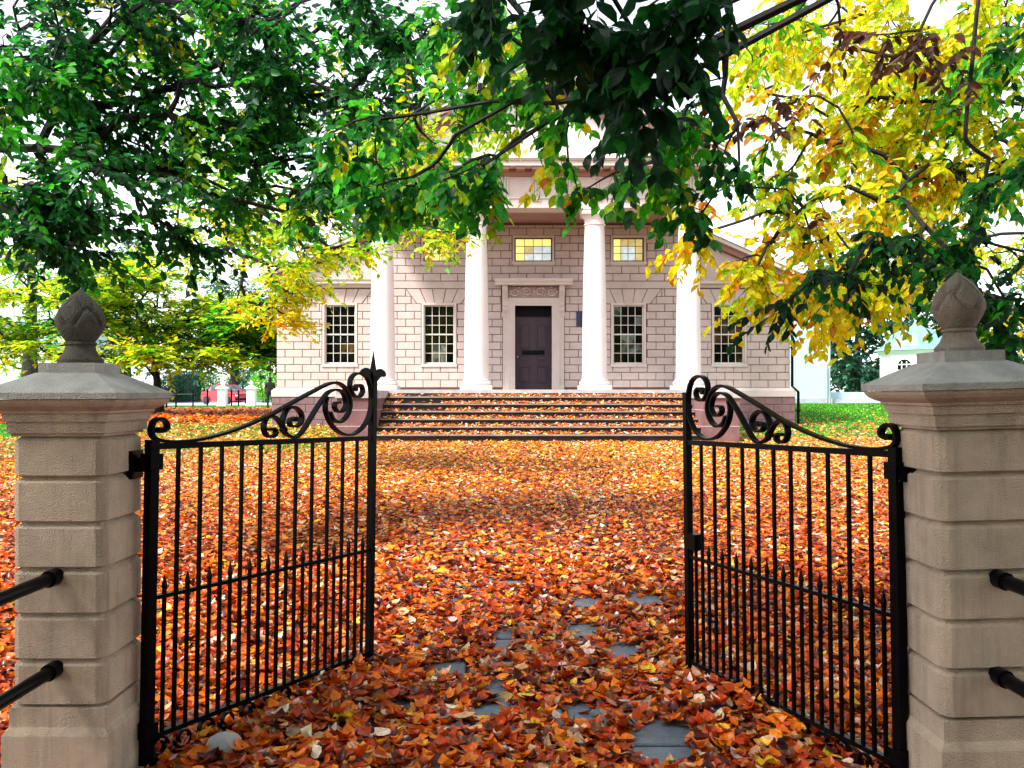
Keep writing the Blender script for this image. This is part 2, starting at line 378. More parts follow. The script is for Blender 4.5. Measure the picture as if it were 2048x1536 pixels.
# voussoir fans take the two courses over each window: steps of running bond beside them
VF = []
for c in WIN:
    cuts.append((c-0.88, c+0.88, crs(11)+.02, crs(12)-.02)); cuts.append((c-1.06, c+1.06, crs(12)+.02, crs(13)-.02))
for k in range(0, 22):
    z0, z1 = crs(k), min(crs(k+1), WT-0.02)
    if z0 > WT - 0.1: break
    if k == 13:
        cuts_k = [(-1.3, 1.3, 0, 10)]
        continue
    ext = WX if k < 13 else CXW
    off = (BW/2 if k % 2 else 0)
    x = -WX - BW*1.5 + off
    while x < ext:
        a, b = max(x, -ext), min(x+BW, ext)
        if b - a > 0.06:
            for (p, q) in clip_runs(a, b, z0, z1, cuts): blocks.append((p, q, z0, z1))
        x += BW
g = 0.0095
# largest-showing first: those not behind a column or the portico shade
def hidden(b):
    xm, zm = (b[0]+b[1])/2, (b[2]+b[3])/2
    for c in (-4.42, -1.705, 1.705, 4.42):
        cc = c*1.098 + (BX*0.0)
        if abs(xm-cc+0.06) < 0.33: return True
    return zm > 6.2
blocks.sort(key=lambda b: (hidden(b), -(b[1]-b[0])*(b[3]-b[2]) - (0.02 if b[3] < 5 else 0)))
extra = MB()
for n_, (a, b, z0, z1) in enumerate(blocks):
    wv, hv = round(b-a, 2), round(z1-z0, 3)
    if n_ < 278:
        key = (wv, hv)
        if key not in block_mesh:
            q = MB(); q.bbox(-wv/2+g, wv/2-g, -0.004, 0.035, -hv/2+g, hv/2-g, 0.012); me = bpy.data.meshes.new('block'); me.from_pydata(q.v, [], q.f); me.materials.append(M['block']); block_mesh[key] = me
        link('block', block_mesh[key], wall, ((a+b)/2, rr.uniform(-0.002, 0.002), (z0+z1)/2))
    else:
        extra.bbox(a+g, b-g, -0.004, 0.035, z0+g, z1-g, 0.012)
o = extra.build('block_remainder', M['block'], wall); o['kind'] = 'stuff'
# belt course
mb = MB(); mb.bbox(-CXW, -1.02, -0.012, 0.03, crs(13)+g, crs(14)-g, 0.012); mb.bbox(1.02, CXW, -0.012, 0.03, crs(13)+g, crs(14)-g, 0.012); mb.build('belt_course', M['block'], lib)
# voussoirs
for c in WIN:
    zb, zt = crs(11)+g, crs(13)-g
    bots = [-0.70, -0.40, -0.125, 0.125, 0.40, 0.70]; tops = [-1.04, -0.60, -0.21, 0.21, 0.60, 1.04]
    for i in range(5):
        a, b, a2, b2 = bots[i]+g, bots[i+1]-g, tops[i]+g, tops[i+1]-g
        zb_ = zb - (0.055 if i == 2 else 0); yf = -0.02 if i == 2 else -0.004
        mb = MB(); mb.frust([[(c+a,.03,zb_),(c+b,.03,zb_),(c+b2,.03,zt),(c+a2,.03,zt)],[(c+a,yf+.012,zb_),(c+b,yf+.012,zb_),(c+b2,yf+.012,zt),(c+a2,yf+.012,zt)],
                 [(c+a+.012,yf,zb_+.012),(c+b-.012,yf,zb_+.012),(c+b2-.012,yf,zt-.012),(c+a2+.012,yf,zt-.012)]])
        o = mb.build('voussoir', M['block'], wall); fix_normals(o)
    zm = crs(12); fe = lambda z: 0.70+(1.04-0.70)*(z-crs(11))/(2*S1)
    for s in (-1, 1):
        for (za, zb2, xo) in ((crs(11), crs(12), 0.88), (crs(12), crs(13), 1.06)):
            pa, pb = (fe(za+g)+2*g, za+g), (xo-g, za+g)
            poly = [(c+s*pa[0], pa[1]), (c+s*pb[0], pb[1]), (c+s*(xo-g), zb2-g)] + ([(c+s*min(xo-g, fe(zb2-g)+2*g), zb2-g)] if fe(zb2)+2*g < xo-g-.005 else [])
            mb = MB(); mb.extr(poly, 'y', -0.002, 0.032); o = mb.build('block', M['block'], wall); fix_normals(o)
# windows
def window(c, z0, z1, hw, cols, rows, kinds, sash=True, bar=0.017):
    W2 = hw; H = z1-z0
    fr = MB()
    mbw = MB()
    # sash bars
    gw0, gw1 = -W2+0.038, W2-0.038; gz0, gz1 = 0.05, H-0.04
    mbw.box(-W2, gw0, 0.09, 0.14, 0, H); mbw.box(gw1, W2, 0.09, 0.14, 0, H); mbw.box(gw0, gw1, 0.09, 0.14, 0, gz0); mbw.box(gw0, gw1, 0.09, 0.14, gz1, H)
    for i in range(1, cols):
        x = gw0 + (gw1-gw0)*i/cols; mbw.box(x-bar/2, x+bar/2, 0.10, 0.135, gz0, gz1)
    for j in range(1, rows):
        z = gz0 + (gz1-gz0)*j/rows; b_ = 0.042 if (sash and j == rows//2) else bar
        yo = 0.085 if b_ > bar else 0.102
        mbw.box(gw0, gw1, yo, 0.133, z-b_/2, z+b_/2)
    wd = mbw.build('window', M['sash'] if sash else M['sash_dark'], lib, (c, 0, z0))
    t = 0.062
    fr.box(-W2-t, -W2, -0.018, 0.10, -0.0, H+t); fr.box(W2, W2+t, -0.018, 0.10, -0.0, H+t); fr.box(-W2, W2, -0.016, 0.10, H, H+t)
    if not sash: fr.box(-W2-t, W2+t, -0.006, 0.08, crs(16)+g-z0, -0.001)
    fr.build('frame', M['trim'], wd)
    si = MB(); si.box(-W2-t-0.02, W2+t+0.02, -0.038, 0.10, -0.09, -0.002); si.build('sill', M['trim'], wd)
    pw, ph = (gw1-gw0)/cols, (gz1-gz0)/rows
    pm = {}
    for j in range(rows):
        for i in range(cols):
            k = kinds(i, j)
            if k not in pm:
                q = MB(); q.box(-pw/2+.004, pw/2-.004, 0, 0.006, -ph/2+.004, ph/2-.004); me = bpy.data.meshes.new('pane'); me.from_pydata(q.v, [], q.f); me.materials.append(M[k]); pm[k] = me
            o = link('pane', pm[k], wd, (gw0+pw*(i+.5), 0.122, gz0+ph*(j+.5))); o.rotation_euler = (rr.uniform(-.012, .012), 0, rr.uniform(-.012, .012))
    return wd
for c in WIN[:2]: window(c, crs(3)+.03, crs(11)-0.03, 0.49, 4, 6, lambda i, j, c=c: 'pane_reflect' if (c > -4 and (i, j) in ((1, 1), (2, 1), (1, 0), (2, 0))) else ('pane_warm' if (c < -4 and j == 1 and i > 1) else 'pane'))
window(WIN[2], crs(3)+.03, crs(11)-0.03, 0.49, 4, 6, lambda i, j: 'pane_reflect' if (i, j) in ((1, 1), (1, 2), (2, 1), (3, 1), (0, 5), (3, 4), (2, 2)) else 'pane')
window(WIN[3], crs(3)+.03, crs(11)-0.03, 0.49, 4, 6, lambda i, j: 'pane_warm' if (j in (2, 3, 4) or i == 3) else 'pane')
window(-3.0, 5.76, 6.53, 0.50, 4, 3, lambda i, j: 'pane_lit' if i < 3 else 'pane_lit2', False)
window(0.0, 5.76, 6.53, 0.60, 4, 3, lambda i, j: ('pane_lit' if (i == 0 or j == 2) else ('pane_lit2' if (j == 1 and i == 1) else 'pane_pale')), False)
window(3.02, 5.76, 6.53, 0.50, 4, 3, lambda i, j: ('pane_lit' if i == 0 else ('pane_lit2' if (j == 2 or i == 3) else 'pane_pale')), False)
# door set deep in its surround
mb = MB(); mb.box(-0.585, 0.585, 0.38, 0.44, PF+0.02, 4.36)
door = mb.build('door', M['door'], lib)
def panel(x0, x1, z0, z1, d=0.025):
    q = MB(); q.frust([[(x0,.385,z0),(x1,.385,z0),(x1,.385,z1),(x0,.385,z1)],[(x0,.345,z0),(x1,.345,z0),(x1,.345,z1),(x0,.345,z1)],
                       [(x0+.03,.345-.001,z0+.03),(x1-.03,.345-.001,z0+.03),(x1-.03,.345-.001,z1-.03),(x0+.03,.345-.001,z1-.03)],
                       [(x0+.045,.366,z0+.045),(x1-.045,.366,z0+.045),(x1-.045,.366,z1-.045),(x0+.045,.366,z1-.045)]])
    o = q.build('door_panel', M['door'], door); fix_normals(o)
for sx in (-1, 1):
    a, b = sorted((sx*0.10, sx*0.43))
    panel(a, b, 1.92, 2.45); panel(a, b, 2.62, 2.80); panel(a, b, 3.00, 3.78)
mb = MB(); mb.box(-0.36, 0.36, 0.335, 0.36, 2.81, 2.95); mb.build('letter_plate', M['black'], door)
mb = MB(); mb.box(-0.58, 0.58, 0.30, 0.33, 4.05, 4.355); mb.build('transom_board', M['black'], door)
mb = MB(); mb.lathe([(0.03, 0), (0.035, 0.02), (0.02, 0.04)], 12); o = mb.build('door_knob', M['chrome'], door, (-0.5, 0.38, 2.75), True); o.rotation_euler = (R(90), 0, 0)
mb = MB(); mb.box(-0.585, 0.585, -0.05, 0.42, PF, PF+0.02); mb.build('threshold', M['slate'], lib)
mb = MB()      # architrave: three steps round the opening
for a, b, yf in ((0.585, 0.66, -0.03), (0.66, 0.76, -0.055), (0.76, 0.82, -0.085)):
    mb.box(-b, -a, yf, 0.44, PF, 4.36+(b-0.585)); mb.box(a, b, yf, 0.44, PF, 4.36+(b-0.585)); mb.box(-a, a, yf, 0.44, 4.36+(a-0.585), 4.36+(b-0.585))
sur = mb.build('door_surround', M['trim'], lib)
for sx in (-1, 1):                        # pilaster strips with sunk panel
    a, b = sorted((sx*0.822, sx*0.965)); q = MB(); q.box(a, b, -0.03, 0.03, PF, 4.2)
    q.box(a, a+.03, -0.05, -0.03, PF+.15, 4.05); q.box(b-.03, b, -0.05, -0.03, PF+.15, 4.05); q.box(a+.03, b-.03, -0.05, -0.03, 4.0, 4.05); q.box(a-.01, b+.01, -0.07, 0.03, PF, PF+.15)
    q.build('pilaster_strip', M['trim'], sur)
    # scrolled bracket
    q = MB(); xm = sx*0.90
    prof = [(0.03, 4.98), (-0.30, 4.98), (-0.34, 4.90), (-0.31, 4.78), (-0.20, 4.66), (-0.12, 4.5), (-0.10, 4.36), (-0.15, 4.30), (-0.16, 4.2), (-0.11, 4.14), (-0.05, 4.14), (-0.06, 4.02), (0.03, 3.98)]
    for k in range(3): q.extr([(p[0]-(0.015 if k == 1 else 0), p[1]) for p in prof], 'x', xm-0.085+k*0.058, xm-0.085+k*0.058+0.05)
    q.box(xm-0.083, xm+0.083, -0.09, 0.03, 4.1, 4.97)
    q.build('bracket', M['trim'], sur)
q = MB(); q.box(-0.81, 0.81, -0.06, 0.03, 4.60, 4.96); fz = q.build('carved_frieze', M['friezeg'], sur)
q = MB(); r5 = random.Random(3)
for cxr in (-0.58, -0.22, 0.22, 0.58):
    sgn = 1 if cxr*(-1 if abs(cxr) > .4 else 1) > 0 else -1
    pts = []
    for k in range(15):
        a = k/14*2*math.pi*1.35*sgn + (0.5 if cxr > 0 else 2.6); rad = 0.145*(1-k/18); pts.append((cxr+rad*math.cos(a)*1.1, -0.075, 4.785+rad*math.sin(a)))
    q.tube(pts, [0.022*(1-k/20) for k in range(15)], 6)
for k in range(46):
    cx = r5.uniform(-0.77, 0.77); cz = 4.785+r5.uniform(-.14, .14); a = r5.uniform(0, 6.28)
    q.tube([(cx, -0.065, cz), (cx+.035*math.cos(a), -0.10, cz+.035*math.sin(a)), (cx+.075*math.cos(a+.5), -0.065, cz+.075*math.sin(a+.5))], [0.004, 0.02, 0.003], 5)
q.build('foliage_relief', M['trim'], sur)
q = MB(); q.extr([(0.03, 4.985), (-0.37, 4.985), (-0.37, 5.05), (-0.41, 5.07), (-0.45, 5.13), (-0.45, 5.17), (0.03, 5.20)], 'x', -1.22, 1.22)
q.build('door_hood', M['trim'], sur)
q = MB(); q.box(1.36, 1.60, -0.035, 0.0, 3.70, 4.18); q.build('plaque', M['plaque'], lib)

# plinth moulding and brownstone base of the wings
for sx in (-1, 1):
    a, b = (-WX-0.13, -4.9) if sx < 0 else (4.9, WX+0.13)
    q = MB()
    q.frust([[(a,-0.15,1.47),(b,-0.15,1.47),(b,0.5,1.47),(a,0.5,1.47)], [(a,-0.15,1.66),(b,-0.15,1.66),(b,0.5,1.66),(a,0.5,1.66)],
             [(a+(.12 if sx < 0 else 0),-0.02,1.752),(b-(.12 if sx > 0 else 0),-0.02,1.752),(b-(.12 if sx > 0 else 0),0.5,1.752),(a+(.12 if sx < 0 else 0),0.5,1.752)]])
    q.build('water_table', M['trim'], lib)
    q = MB(); q.box(a+.02, b-.02, -0.09, 0.4, 0.2, 1.468); fb = q.build('foundation', M['groove'], lib)
    for r_ in range(5):
        z1 = 1.462 - r_*0.245; z0 = z1-0.24; x = a+.005 + (0.0 if r_ % 2 else -0.27)
        while x < b:
            p, q_ = max(x, a+.005), min(x+0.54, b-.005)
            if q_-p > 0.08:
                key = ('s', round(q_-p, 2))
                if key not in block_mesh:
                    wv = q_-p; u = MB(); u.bbox(-wv/2+.005, wv/2-.005, -0.125, -0.085, -.12+.005, .12-.003, 0.010); me = bpy.data.meshes.new('stone'); me.from_pydata(u.v, [], u.f); me.materials.append(M['basestone']); block_mesh[key] = me
                link('stone', block_mesh[key], fb, ((p+q_)/2, rr.uniform(-.004, .004), (z0+z1)/2))
            x += 0.54
# wing half pediments
for sx in (-1, 1):
    def X(v): return sx*v
    q = MB(); q.extr([(X(CXW), 5.17), (X(WX-.1), 5.17), (X(CXW), 5.17+(WX-.1-CXW)*0.44)], 'y', 0.02, 0.3); o = q.build('wing_gable', M['block'], lib); fix_normals(o)
    q = MB(); x0, x1 = sorted((X(CXW), X(WX+0.26)))
    q.extr([(0.3, 4.93), (-0.03, 4.93), (-0.05, 5.0), (-0.24, 5.04), (-0.24, 5.10), (-0.28, 5.16), (0.3, 5.18)], 'x', x0, x1); q.build('wing_cornice', M['trim'], lib)
    xa, xb = CXW, WX+0.32; s_ = 0.44; zb = 5.13
    def rk(d0, d1, y0, y1, name, m):
        q = MB(); za = zb+(xb-xa)*s_
        q.extr([(X(xa), za+d0), (X(xb), zb+d0), (X(xb), zb+d1), (X(xa), za+d1)], 'y', y0, y1); o = q.build(name, m, lib); fix_normals(o)
    rk(-0.12, 0.06, -0.16, 0.3, 'raking_cornice_bed', M['soffit']); rk(0.06, 0.17, -0.30, 0.3, 'raking_cornice', M['trim'])
    rk(0.172, 0.21, -0.32, 15, 'wing_roof', M['roof'])
# corner drainpipe on the right
q = MB(); q.tube([(WX+0.05, -0.04, 4.9), (WX+0.05, -0.04, 1.80), (WX+0.19, -0.2, 1.62), (WX+0.19, -0.2, 0.62)], 0.045, 8)
for z in (4.2, 3.0, 1.0): q.box(WX+(-.0 if z > 1.7 else .12), WX+(.11 if z > 1.7 else .25), -0.1 if z > 1.7 else -.26, 0.02 if z > 1.7 else -.12, z, z+.05)
q.build('drainpipe', M['iron'], lib)

# porch floor, steps, cheek walls
CY = 25.3 - WY                 # column line, local
q = MB(); q.box(-5.25, 5.25, CY-0.60, 0.0, 1.2, PF-0.10); q.build('porch_base', M['basestone'], lib)
q = MB(); q.box(-5.27, 5.27, CY-0.72, 0.03, PF-0.098, PF); q.build('porch_floor', M['greystone'], lib)
RIS, TRD = 0.1935, 0.36; NY = CY-0.72
step_info = []
for k in range(1, 7):
    zt = PF - RIS*k; yf = NY - TRD*k
    q = MB(); q.bbox(-4.18, 4.22, yf-0.04, yf+TRD+0.25, zt-0.034, zt, 0.005); st_ = q.build('step', M['step'], lib)
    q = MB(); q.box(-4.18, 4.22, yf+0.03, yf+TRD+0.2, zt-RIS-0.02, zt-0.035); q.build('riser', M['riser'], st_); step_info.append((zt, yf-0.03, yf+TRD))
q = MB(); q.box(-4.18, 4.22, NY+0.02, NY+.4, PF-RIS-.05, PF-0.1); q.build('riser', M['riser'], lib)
for sx in (-1, 1):
    a, b = (-5.2, -4.2) if sx < 0 else (4.24, 5.2)
    q = MB(); q.box(a, b, NY-1.98, NY+0.5, 0.1, PF-0.235); ch = q.build('cheek_wall', M['cheek'], lib)
    q = MB(); q.bbox(a-.04, b+.04, NY-2.03, NY+0.02, PF-0.232, PF-0.03, 0.015); q.build('cap_slab', M['greystone'], ch)
    for zj in (0.72, 1.14):
        q = MB(); q.box(a-.004, b+.004, NY-1.986, NY-0.1, zj, zj+.012); q.build('mortar_joint', M['trim'], ch)
# columns
cprof = [(0.50,0.0),(0.50,0.0)]
def column(xc):
    sh = MB(); pr = []
    zb, zt = PF+0.30, 6.41
    for i in range(15):
        t = i/14; r = 0.358 - 0.075*(t**1.7); pr.append((r, zb+(zt-zb)*t))
    sh.lathe(pr, 40); c = sh.build('column', M['column'], lib, (xc, CY, 0), True)
    q = MB(); q.lathe([(0.37,PF+.30),(0.40,PF+.285),(0.385,PF+.255),(0.42,PF+.235),(0.445,PF+.20),(0.445,PF+.165),(0.42,PF+.13),(0.40,PF+.121)][::-1], 40); q.build('base', M['column'], c, (0,0,0), True)
    q = MB(); q.box(-0.455, 0.455, -0.455, 0.455, PF, PF+0.12); q.build('plinth_block', M['column'], c)
    q = MB(); q.lathe([(0.283,6.41),(0.315,6.42),(0.315,6.45),(0.29,6.46),(0.29,6.57),(0.31,6.58),(0.31,6.60),(0.35,6.64),(0.375,6.70)], 40); q.build('capital', M['column'], c, (0,0,0), True)
    q = MB(); q.sq([(0.39,6.70),(0.39,6.80),(0.41,6.83),(0.41,6.868)]); q.build('abacus', M['column'], c)
for xc in (-4.42, -1.705, 1.705, 4.42): column(xc)
# entablature
EX = 4.78; EY0 = CY-0.33; EY1 = CY+0.33
q = MB(); q.box(-EX, EX, EY0, EY1, 6.87, 7.13); q.box(-EX, -EX+.66, EY1, 0.03, 6.87, 7.13); q.box(EX-.66, EX, EY1, 0.03, 6.87, 7.13); q.build('architrave', M['trim'], lib)
q = MB(); q.box(-EX-.03, EX+.03, EY0-.03, EY0+.1, 7.132, 7.175); q.build('taenia', M['trim'], lib)
q = MB(); q.box(-EX+.01, EX-.01, EY0+.01, EY1, 7.176, 7.76); q.box(-EX+.01, -EX+.65, EY1, 0.03, 7.14, 7.76); q.box(EX-.65, EX-.01, EY1, 0.03, 7.14, 7.76); frz = q.build('frieze', M['trim'], lib)
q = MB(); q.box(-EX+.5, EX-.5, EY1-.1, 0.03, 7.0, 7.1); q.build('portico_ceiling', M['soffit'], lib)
for k in range(-5, 6):
    xc = k*0.884; q = MB()
    for j in (-1, 0, 1): q.extr([(xc+j*.085-.034, EY0+.012), (xc+j*.085-.02, EY0-.03), (xc+j*.085+.02, EY0-.03), (xc+j*.085+.034, EY0+.012)], 'z', 7.178, 7.70)
    q.box(xc-.135, xc+.135, EY0-.035, EY0+.01, 7.70, 7.755)
    q.build('triglyph', M['trim'], frz)
    q = MB(); q.box(xc-.13, xc+.13, EY0-.05, EY0-.002, 7.10, 7.13)
    for j in range(6): q.box(xc-.125+j*.0425, xc-.125+j*.0425+.028, EY0-.045, EY0-.002, 7.06, 7.099)
    q.build('guttae', M['trim'], frz)
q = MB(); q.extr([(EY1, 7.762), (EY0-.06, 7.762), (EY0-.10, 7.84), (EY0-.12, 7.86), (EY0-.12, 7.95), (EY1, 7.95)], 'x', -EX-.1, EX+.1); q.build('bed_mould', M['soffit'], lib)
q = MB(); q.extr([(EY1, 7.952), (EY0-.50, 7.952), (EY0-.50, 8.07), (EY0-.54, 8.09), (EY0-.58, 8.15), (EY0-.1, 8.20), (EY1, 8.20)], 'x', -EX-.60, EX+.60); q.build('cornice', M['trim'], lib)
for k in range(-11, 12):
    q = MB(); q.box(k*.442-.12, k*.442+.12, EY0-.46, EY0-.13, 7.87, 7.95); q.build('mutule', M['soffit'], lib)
AP = 8.17 + (EX+.62)*0.452
q = MB(); q.extr([(-EX+.1, 8.19), (EX-.1, 8.19), (0, 8.19+(EX-.1)*0.452)], 'y', EY0+.02, EY1); q.build('tympanum', M['column'], lib)
for sx in (-1, 1):
    def rk2(e, d0, d1, y0, y1, name, m):
        q = MB(); zb = 8.16
        q.extr([(sx*(EX+e), zb+d0), (0, zb+(EX+e)*0.452+d0), (0, zb+(EX+e)*0.452+d1), (sx*(EX+e), zb+d1)], 'y', y0, y1); o = q.build(name, m, lib); fix_normals(o)
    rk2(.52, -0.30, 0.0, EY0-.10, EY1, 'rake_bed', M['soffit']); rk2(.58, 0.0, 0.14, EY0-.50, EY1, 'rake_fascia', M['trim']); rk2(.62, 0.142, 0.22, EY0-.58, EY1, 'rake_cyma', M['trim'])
    rk2(.64, 0.222, 0.27, EY0-.60, 16, 'main_roof', M['roof'])
    for k in range(1, 12):
        t = k/12; xm = sx*(EX+.4)*(1-t); zm = 8.16 + (EX+.52-abs(xm))*0.452 - 0.02
        q = MB(); q.extr([(xm-.11, zm-.08+.11*.452*sx), (xm+.11, zm-.08-.11*.452*sx), (xm+.11, zm-.11*.452*sx), (xm-.11, zm+.11*.452*sx)], 'y', EY0-.45, EY0-.11); o = q.build('mutule', M['soffit'], lib); fix_normals(o)

# ------------------------------------------------------------------ buildings right and left
hall = thing('rear_hall', 'pale blue white stucco wing with hipped roof behind the pink building', 'building', (11, 40, 1.0))
q = MB(); q.box(-3, 3.55, 0, 9, 0.32, 4.55); q.build('wall', M['hall'], hall)
q = MB(); q.box(-3, 3.65, -0.12, 9.1, 0.0, 0.06); q.box(-3, 3.62, -0.08, 9.1, 0.06, .34); q.build('plinth', M['hallbase'], hall)
q = MB(); q.extr([(0.0, 4.40), (-0.15, 4.45), (-0.15, 4.52), (-0.3, 4.6), (-0.3, 4.72), (0.0, 4.72)], 'x', -3, 3.85); q.build('cornice', M['hall'], hall)
q = MB(); q.frust([[(-9,-.4,4.722),(4.0,-.4,4.722),(4.0,9.4,4.722),(-9,9.4,4.722)], [(-8,3.5,8.0),(-1.6,3.5,8.0),(-1.6,5.5,8.0),(-8,5.5,8.0)]]); q.build('roof', M['copper'], hall)
q = MB(); q.tube([(3.35, -.1, .1), (3.35, -.1, 1.9)], .035, 6); q.tube([(3.48, -.1, .1), (3.48, -.1, 1.6)], .02, 6); q.build('drainpipe', M['hallbase'], hall)
ter = thing('stone_terrace', 'low pale stone terrace with two steps beyond the green lawn', 'terrace', (17, 40.3, 1.0))
q = MB(); q.box(-2.3, 3.0, 0, 4, -0.2, 0.3); q.build('slab', M['hallbase'], ter)
q = MB(); q.box(-2.3, 2.2, -0.35, -0.003, -0.2, 0.14); q.build('step', M['hallbase'], ter)
q = MB(); q.box(-2.3, 3.0, 0.35, 4.0, .302, .62); q.build('upper_slab', M['hall'], ter)

gz = thing('garden_summerhouse', 'small white octagonal summerhouse with verdigris bell roof behind the right gate pillar', 'summerhouse', (22.2, 48, 1.0))
def octo(r, z, n=8, ph=math.pi/8): return [(r*math.cos(ph+2*math.pi*i/n), r*math.sin(ph+2*math.pi*i/n), z) for i in range(n)]
q = MB(); q.frust([octo(1.86, 0), octo(1.86, 2.85)]); q.build('wall', M['white'], gz)
q = MB(); q.frust([octo(1.9, 2.7), octo(2.0, 2.8), octo(2.05, 2.86)]); q.frust([octo(1.95, 0, 8), octo(1.95, .35, 8)]); q.build('cornice', M['white'], gz)
q = MB(); q.frust([octo(2.18, 2.87), octo(2.12, 2.93), octo(1.75, 3.12), octo(1.62, 3.3), octo(1.50, 3.55), octo(1.25, 3.80), octo(0.85, 4.02), octo(0.42, 4.14), octo(0.22, 4.30), octo(0.12, 4.5)]); q.build('roof', M['copper'], gz)
q = MB(); q.lathe([(0.12,4.5),(0.10,4.55),(0.17,4.65),(0.19,4.78),(0.13,4.9),(0.03,5.02)], 12); q.build('finial', M['white'], gz, smooth=True)
for k, ang in enumerate((-math.pi*.75, -math.pi/2, -math.pi/4)):
    ca, sa = math.cos(ang), math.sin(ang); rr_ = 1.86*math.cos(math.pi/8)+.01
    def P(u, z, d): return (ca*(rr_+d) - sa*u, sa*(rr_+d) + ca*u, z)
    arch = [(-.38, .9), (.38, .9), (.38, 2.0)] + [(.38*math.cos(t), 2.0+.38*math.sin(t)) for t in np.linspace(.3, math.pi-.3, 7)] + [(-.38, 2.0)]
    q = MB(); n = len(arch); q.add([P(u, z, 0) for u, z in arch]+[P(u, z, .015) for u, z in arch], [tuple(range(n, 2*n))]+[(i, (i+1) % n, (i+1) % n+n, i+n) for i in range(n)]); wn = q.build('window', M['pane'], gz); fix_normals(wn)
    q = MB()
    for u in (-.38, -.127, .127, .38):
        q.add([P(u-.025, .9, .02), P(u+.025, .9, .02), P(u+.025, 2.32-abs(u)*.5, .02), P(u-.025, 2.32-abs(u)*.5, .02), P(u-.025, .9, .04), P(u+.025, .9, .04), P(u+.025, 2.32-abs(u)*.5, .04), P(u-.025, 2.32-abs(u)*.5, .04)], [(4,5,6,7),(0,1,5,4),(1,2,6,5),(2,3,7,6),(3,0,4,7)])
    for z in (.9, 1.2, 1.5, 1.8, 2.1):
        q.add([P(-.38, z-.025, .02), P(.38, z-.025, .02), P(.38, z+.025, .02), P(-.38, z+.025, .02), P(-.38, z-.025, .045), P(.38, z-.025, .045), P(.38, z+.025, .045), P(-.38, z+.025, .045)], [(4,5,6,7),(0,1,5,4),(1,2,6,5),(2,3,7,6),(3,0,4,7)])
    q.build('glazing_bars', M['white'], wn)

wh = thing('white_house', 'bright white house far left behind the yellow green tree', 'building', (-52, 92, .6))
q = MB(); q.box(-9, 7, 0, 9, 0, 6.2); hw_ = q.build('wall', M['white'], wh)
q = MB(); q.frust([[(-9.5,-.5,6.2),(7.5,-.5,6.2),(7.5,9.5,6.2),(-9.5,9.5,6.2)], [(-6,4.4,9),(4,4.4,9),(4,4.6,9),(-6,4.6,9)]]); q.build('roof', M['roof'], wh)
for x in (-6.5, -2.5, 1.5, 5):
    for z in (1.2, 4.0):
        q = MB(); q.box(x-.5, x+.5, -.06, 0.0, z, z+1.5); wn = q.build('window', M['white'], wh); q = MB(); q.box(x-.42, x+.42, -.075, -.061, z+.08, z+1.42); q.build('pane', M['pane'], wn)

# ------------------------------------------------------------------ stone gate pillars
def pillar(loc, label, lean=0.0, dz=0.0, fm='finial'):
    t = thing('gate_pillar', label, 'gate pillar', loc, 0, 'stone pillars flanking the gate')
    t.rotation_euler = (0, lean, 0)
    q = MB(); q.sq([(0.212, -0.35), (0.212, 0.265), (0.207, 0.275), (0.203, 0.278), (0.203, 0.28), (0.192, 0.295), (0.192, 0.372)]); q.build('pedestal', M['pillar'], t, (0, 0, dz))
    def plan(h, ar, z, e=0.036):
        pts = []
        for cx, cy in ((-1,-1), (1,-1), (1,1), (-1,1)):
            pass
        c = h-e
        return [(-c,-h,z),(c,-h,z),(ar,-ar,z),(h,-c,z),(h,c,z),(ar,ar,z),(c,h,z),(-c,h,z),(-ar,ar,z),(-h,c,z),(-h,-c,z),(-ar,-ar,z)]
    zs = [0.375, 0.558, 0.741, 0.925, 1.108, 1.291, 1.458]
    for a, b in zip(zs[:-1], zs[1:]):
        q = MB(); h, ar = 0.190, 0.1755
        q.frust([plan(h-.026, ar-.016, a), plan(h-.026, ar-.016, a+.003), plan(h, ar, a+.012), plan(h, ar, b-.020), plan(h-.026, ar-.016, b-.0005)])
        q.build('block', M['pillar'], t, (0, 0, dz))
    q = MB(); q.sq([(0.187, 1.459), (0.187, 1.470), (0.199, 1.472), (0.199, 1.517)]); q.build('neck_band', M['pillar'], t, (0, 0, dz))
    q = MB(); q.sq([(0.210, 1.518), (0.210, 1.548), (0.222, 1.552), (0.222, 1.562), (0.235, 1.568), (0.256, 1.580), (0.268, 1.594), (0.272, 1.607)]); q.build('cornice_moulding', M['pillar'], t, (0, 0, dz))
    q = MB(); q.sq([(0.280, 1.609), (0.280, 1.634), (0.122, 1.716)]); q.build('cap_slab', M['captop'], t, (0, 0, dz))
    q = MB(); q.sq([(0.116, 1.7165), (0.116, 1.757)]); q.build('finial_block', M['captop'], t, (0, 0, dz))
    fin = MB(); pr = []
    pr += [(0.090,1.758),(0.091,1.772),(0.082,1.782),(0.070,1.796),(0.061,1.815),(0.058,1.832),(0.064,1.836),(0.064,1.846),(0.056,1.849)]
    N = 26
    for i in range(N+1):
        tt = i/N; z = 1.850 + 0.222*tt
        r = 0.058 + (0.096-0.058)*math.sin(min(1, tt/0.38)*math.pi/2) if tt < 0.38 else 0.096*(1-((tt-0.38)/0.62)**1.9)
        pr.append((max(r, 0.002), z))
    def petal(a, z):
        tt = (z-1.85)/0.222
        if tt < 0.30: return 1.0
        k = 4; v = 0.0
        for row, (zc, off) in enumerate(((0.40, 0.0), (0.66, math.pi/4))):
            # each petal: a pointed leaf whose edge stands proud
            ang = ((a+off) % (math.pi/2)) - math.pi/4
            h = (tt-zc+0.12)/0.34
            if 0 <= h <= 1:
                wdt = 0.62*(1-h)**0.75
                d = abs(ang)-wdt
                v -= 0.10*math.exp(-(d/0.09)**2); v += 0.03*math.exp(-((d+.26)/0.16)**2)
        return 1.0+v
    fin.lathe(pr, 96, fn=petal); o = fin.build('finial', M[fm], t, (0, 0, dz), True)
    return t
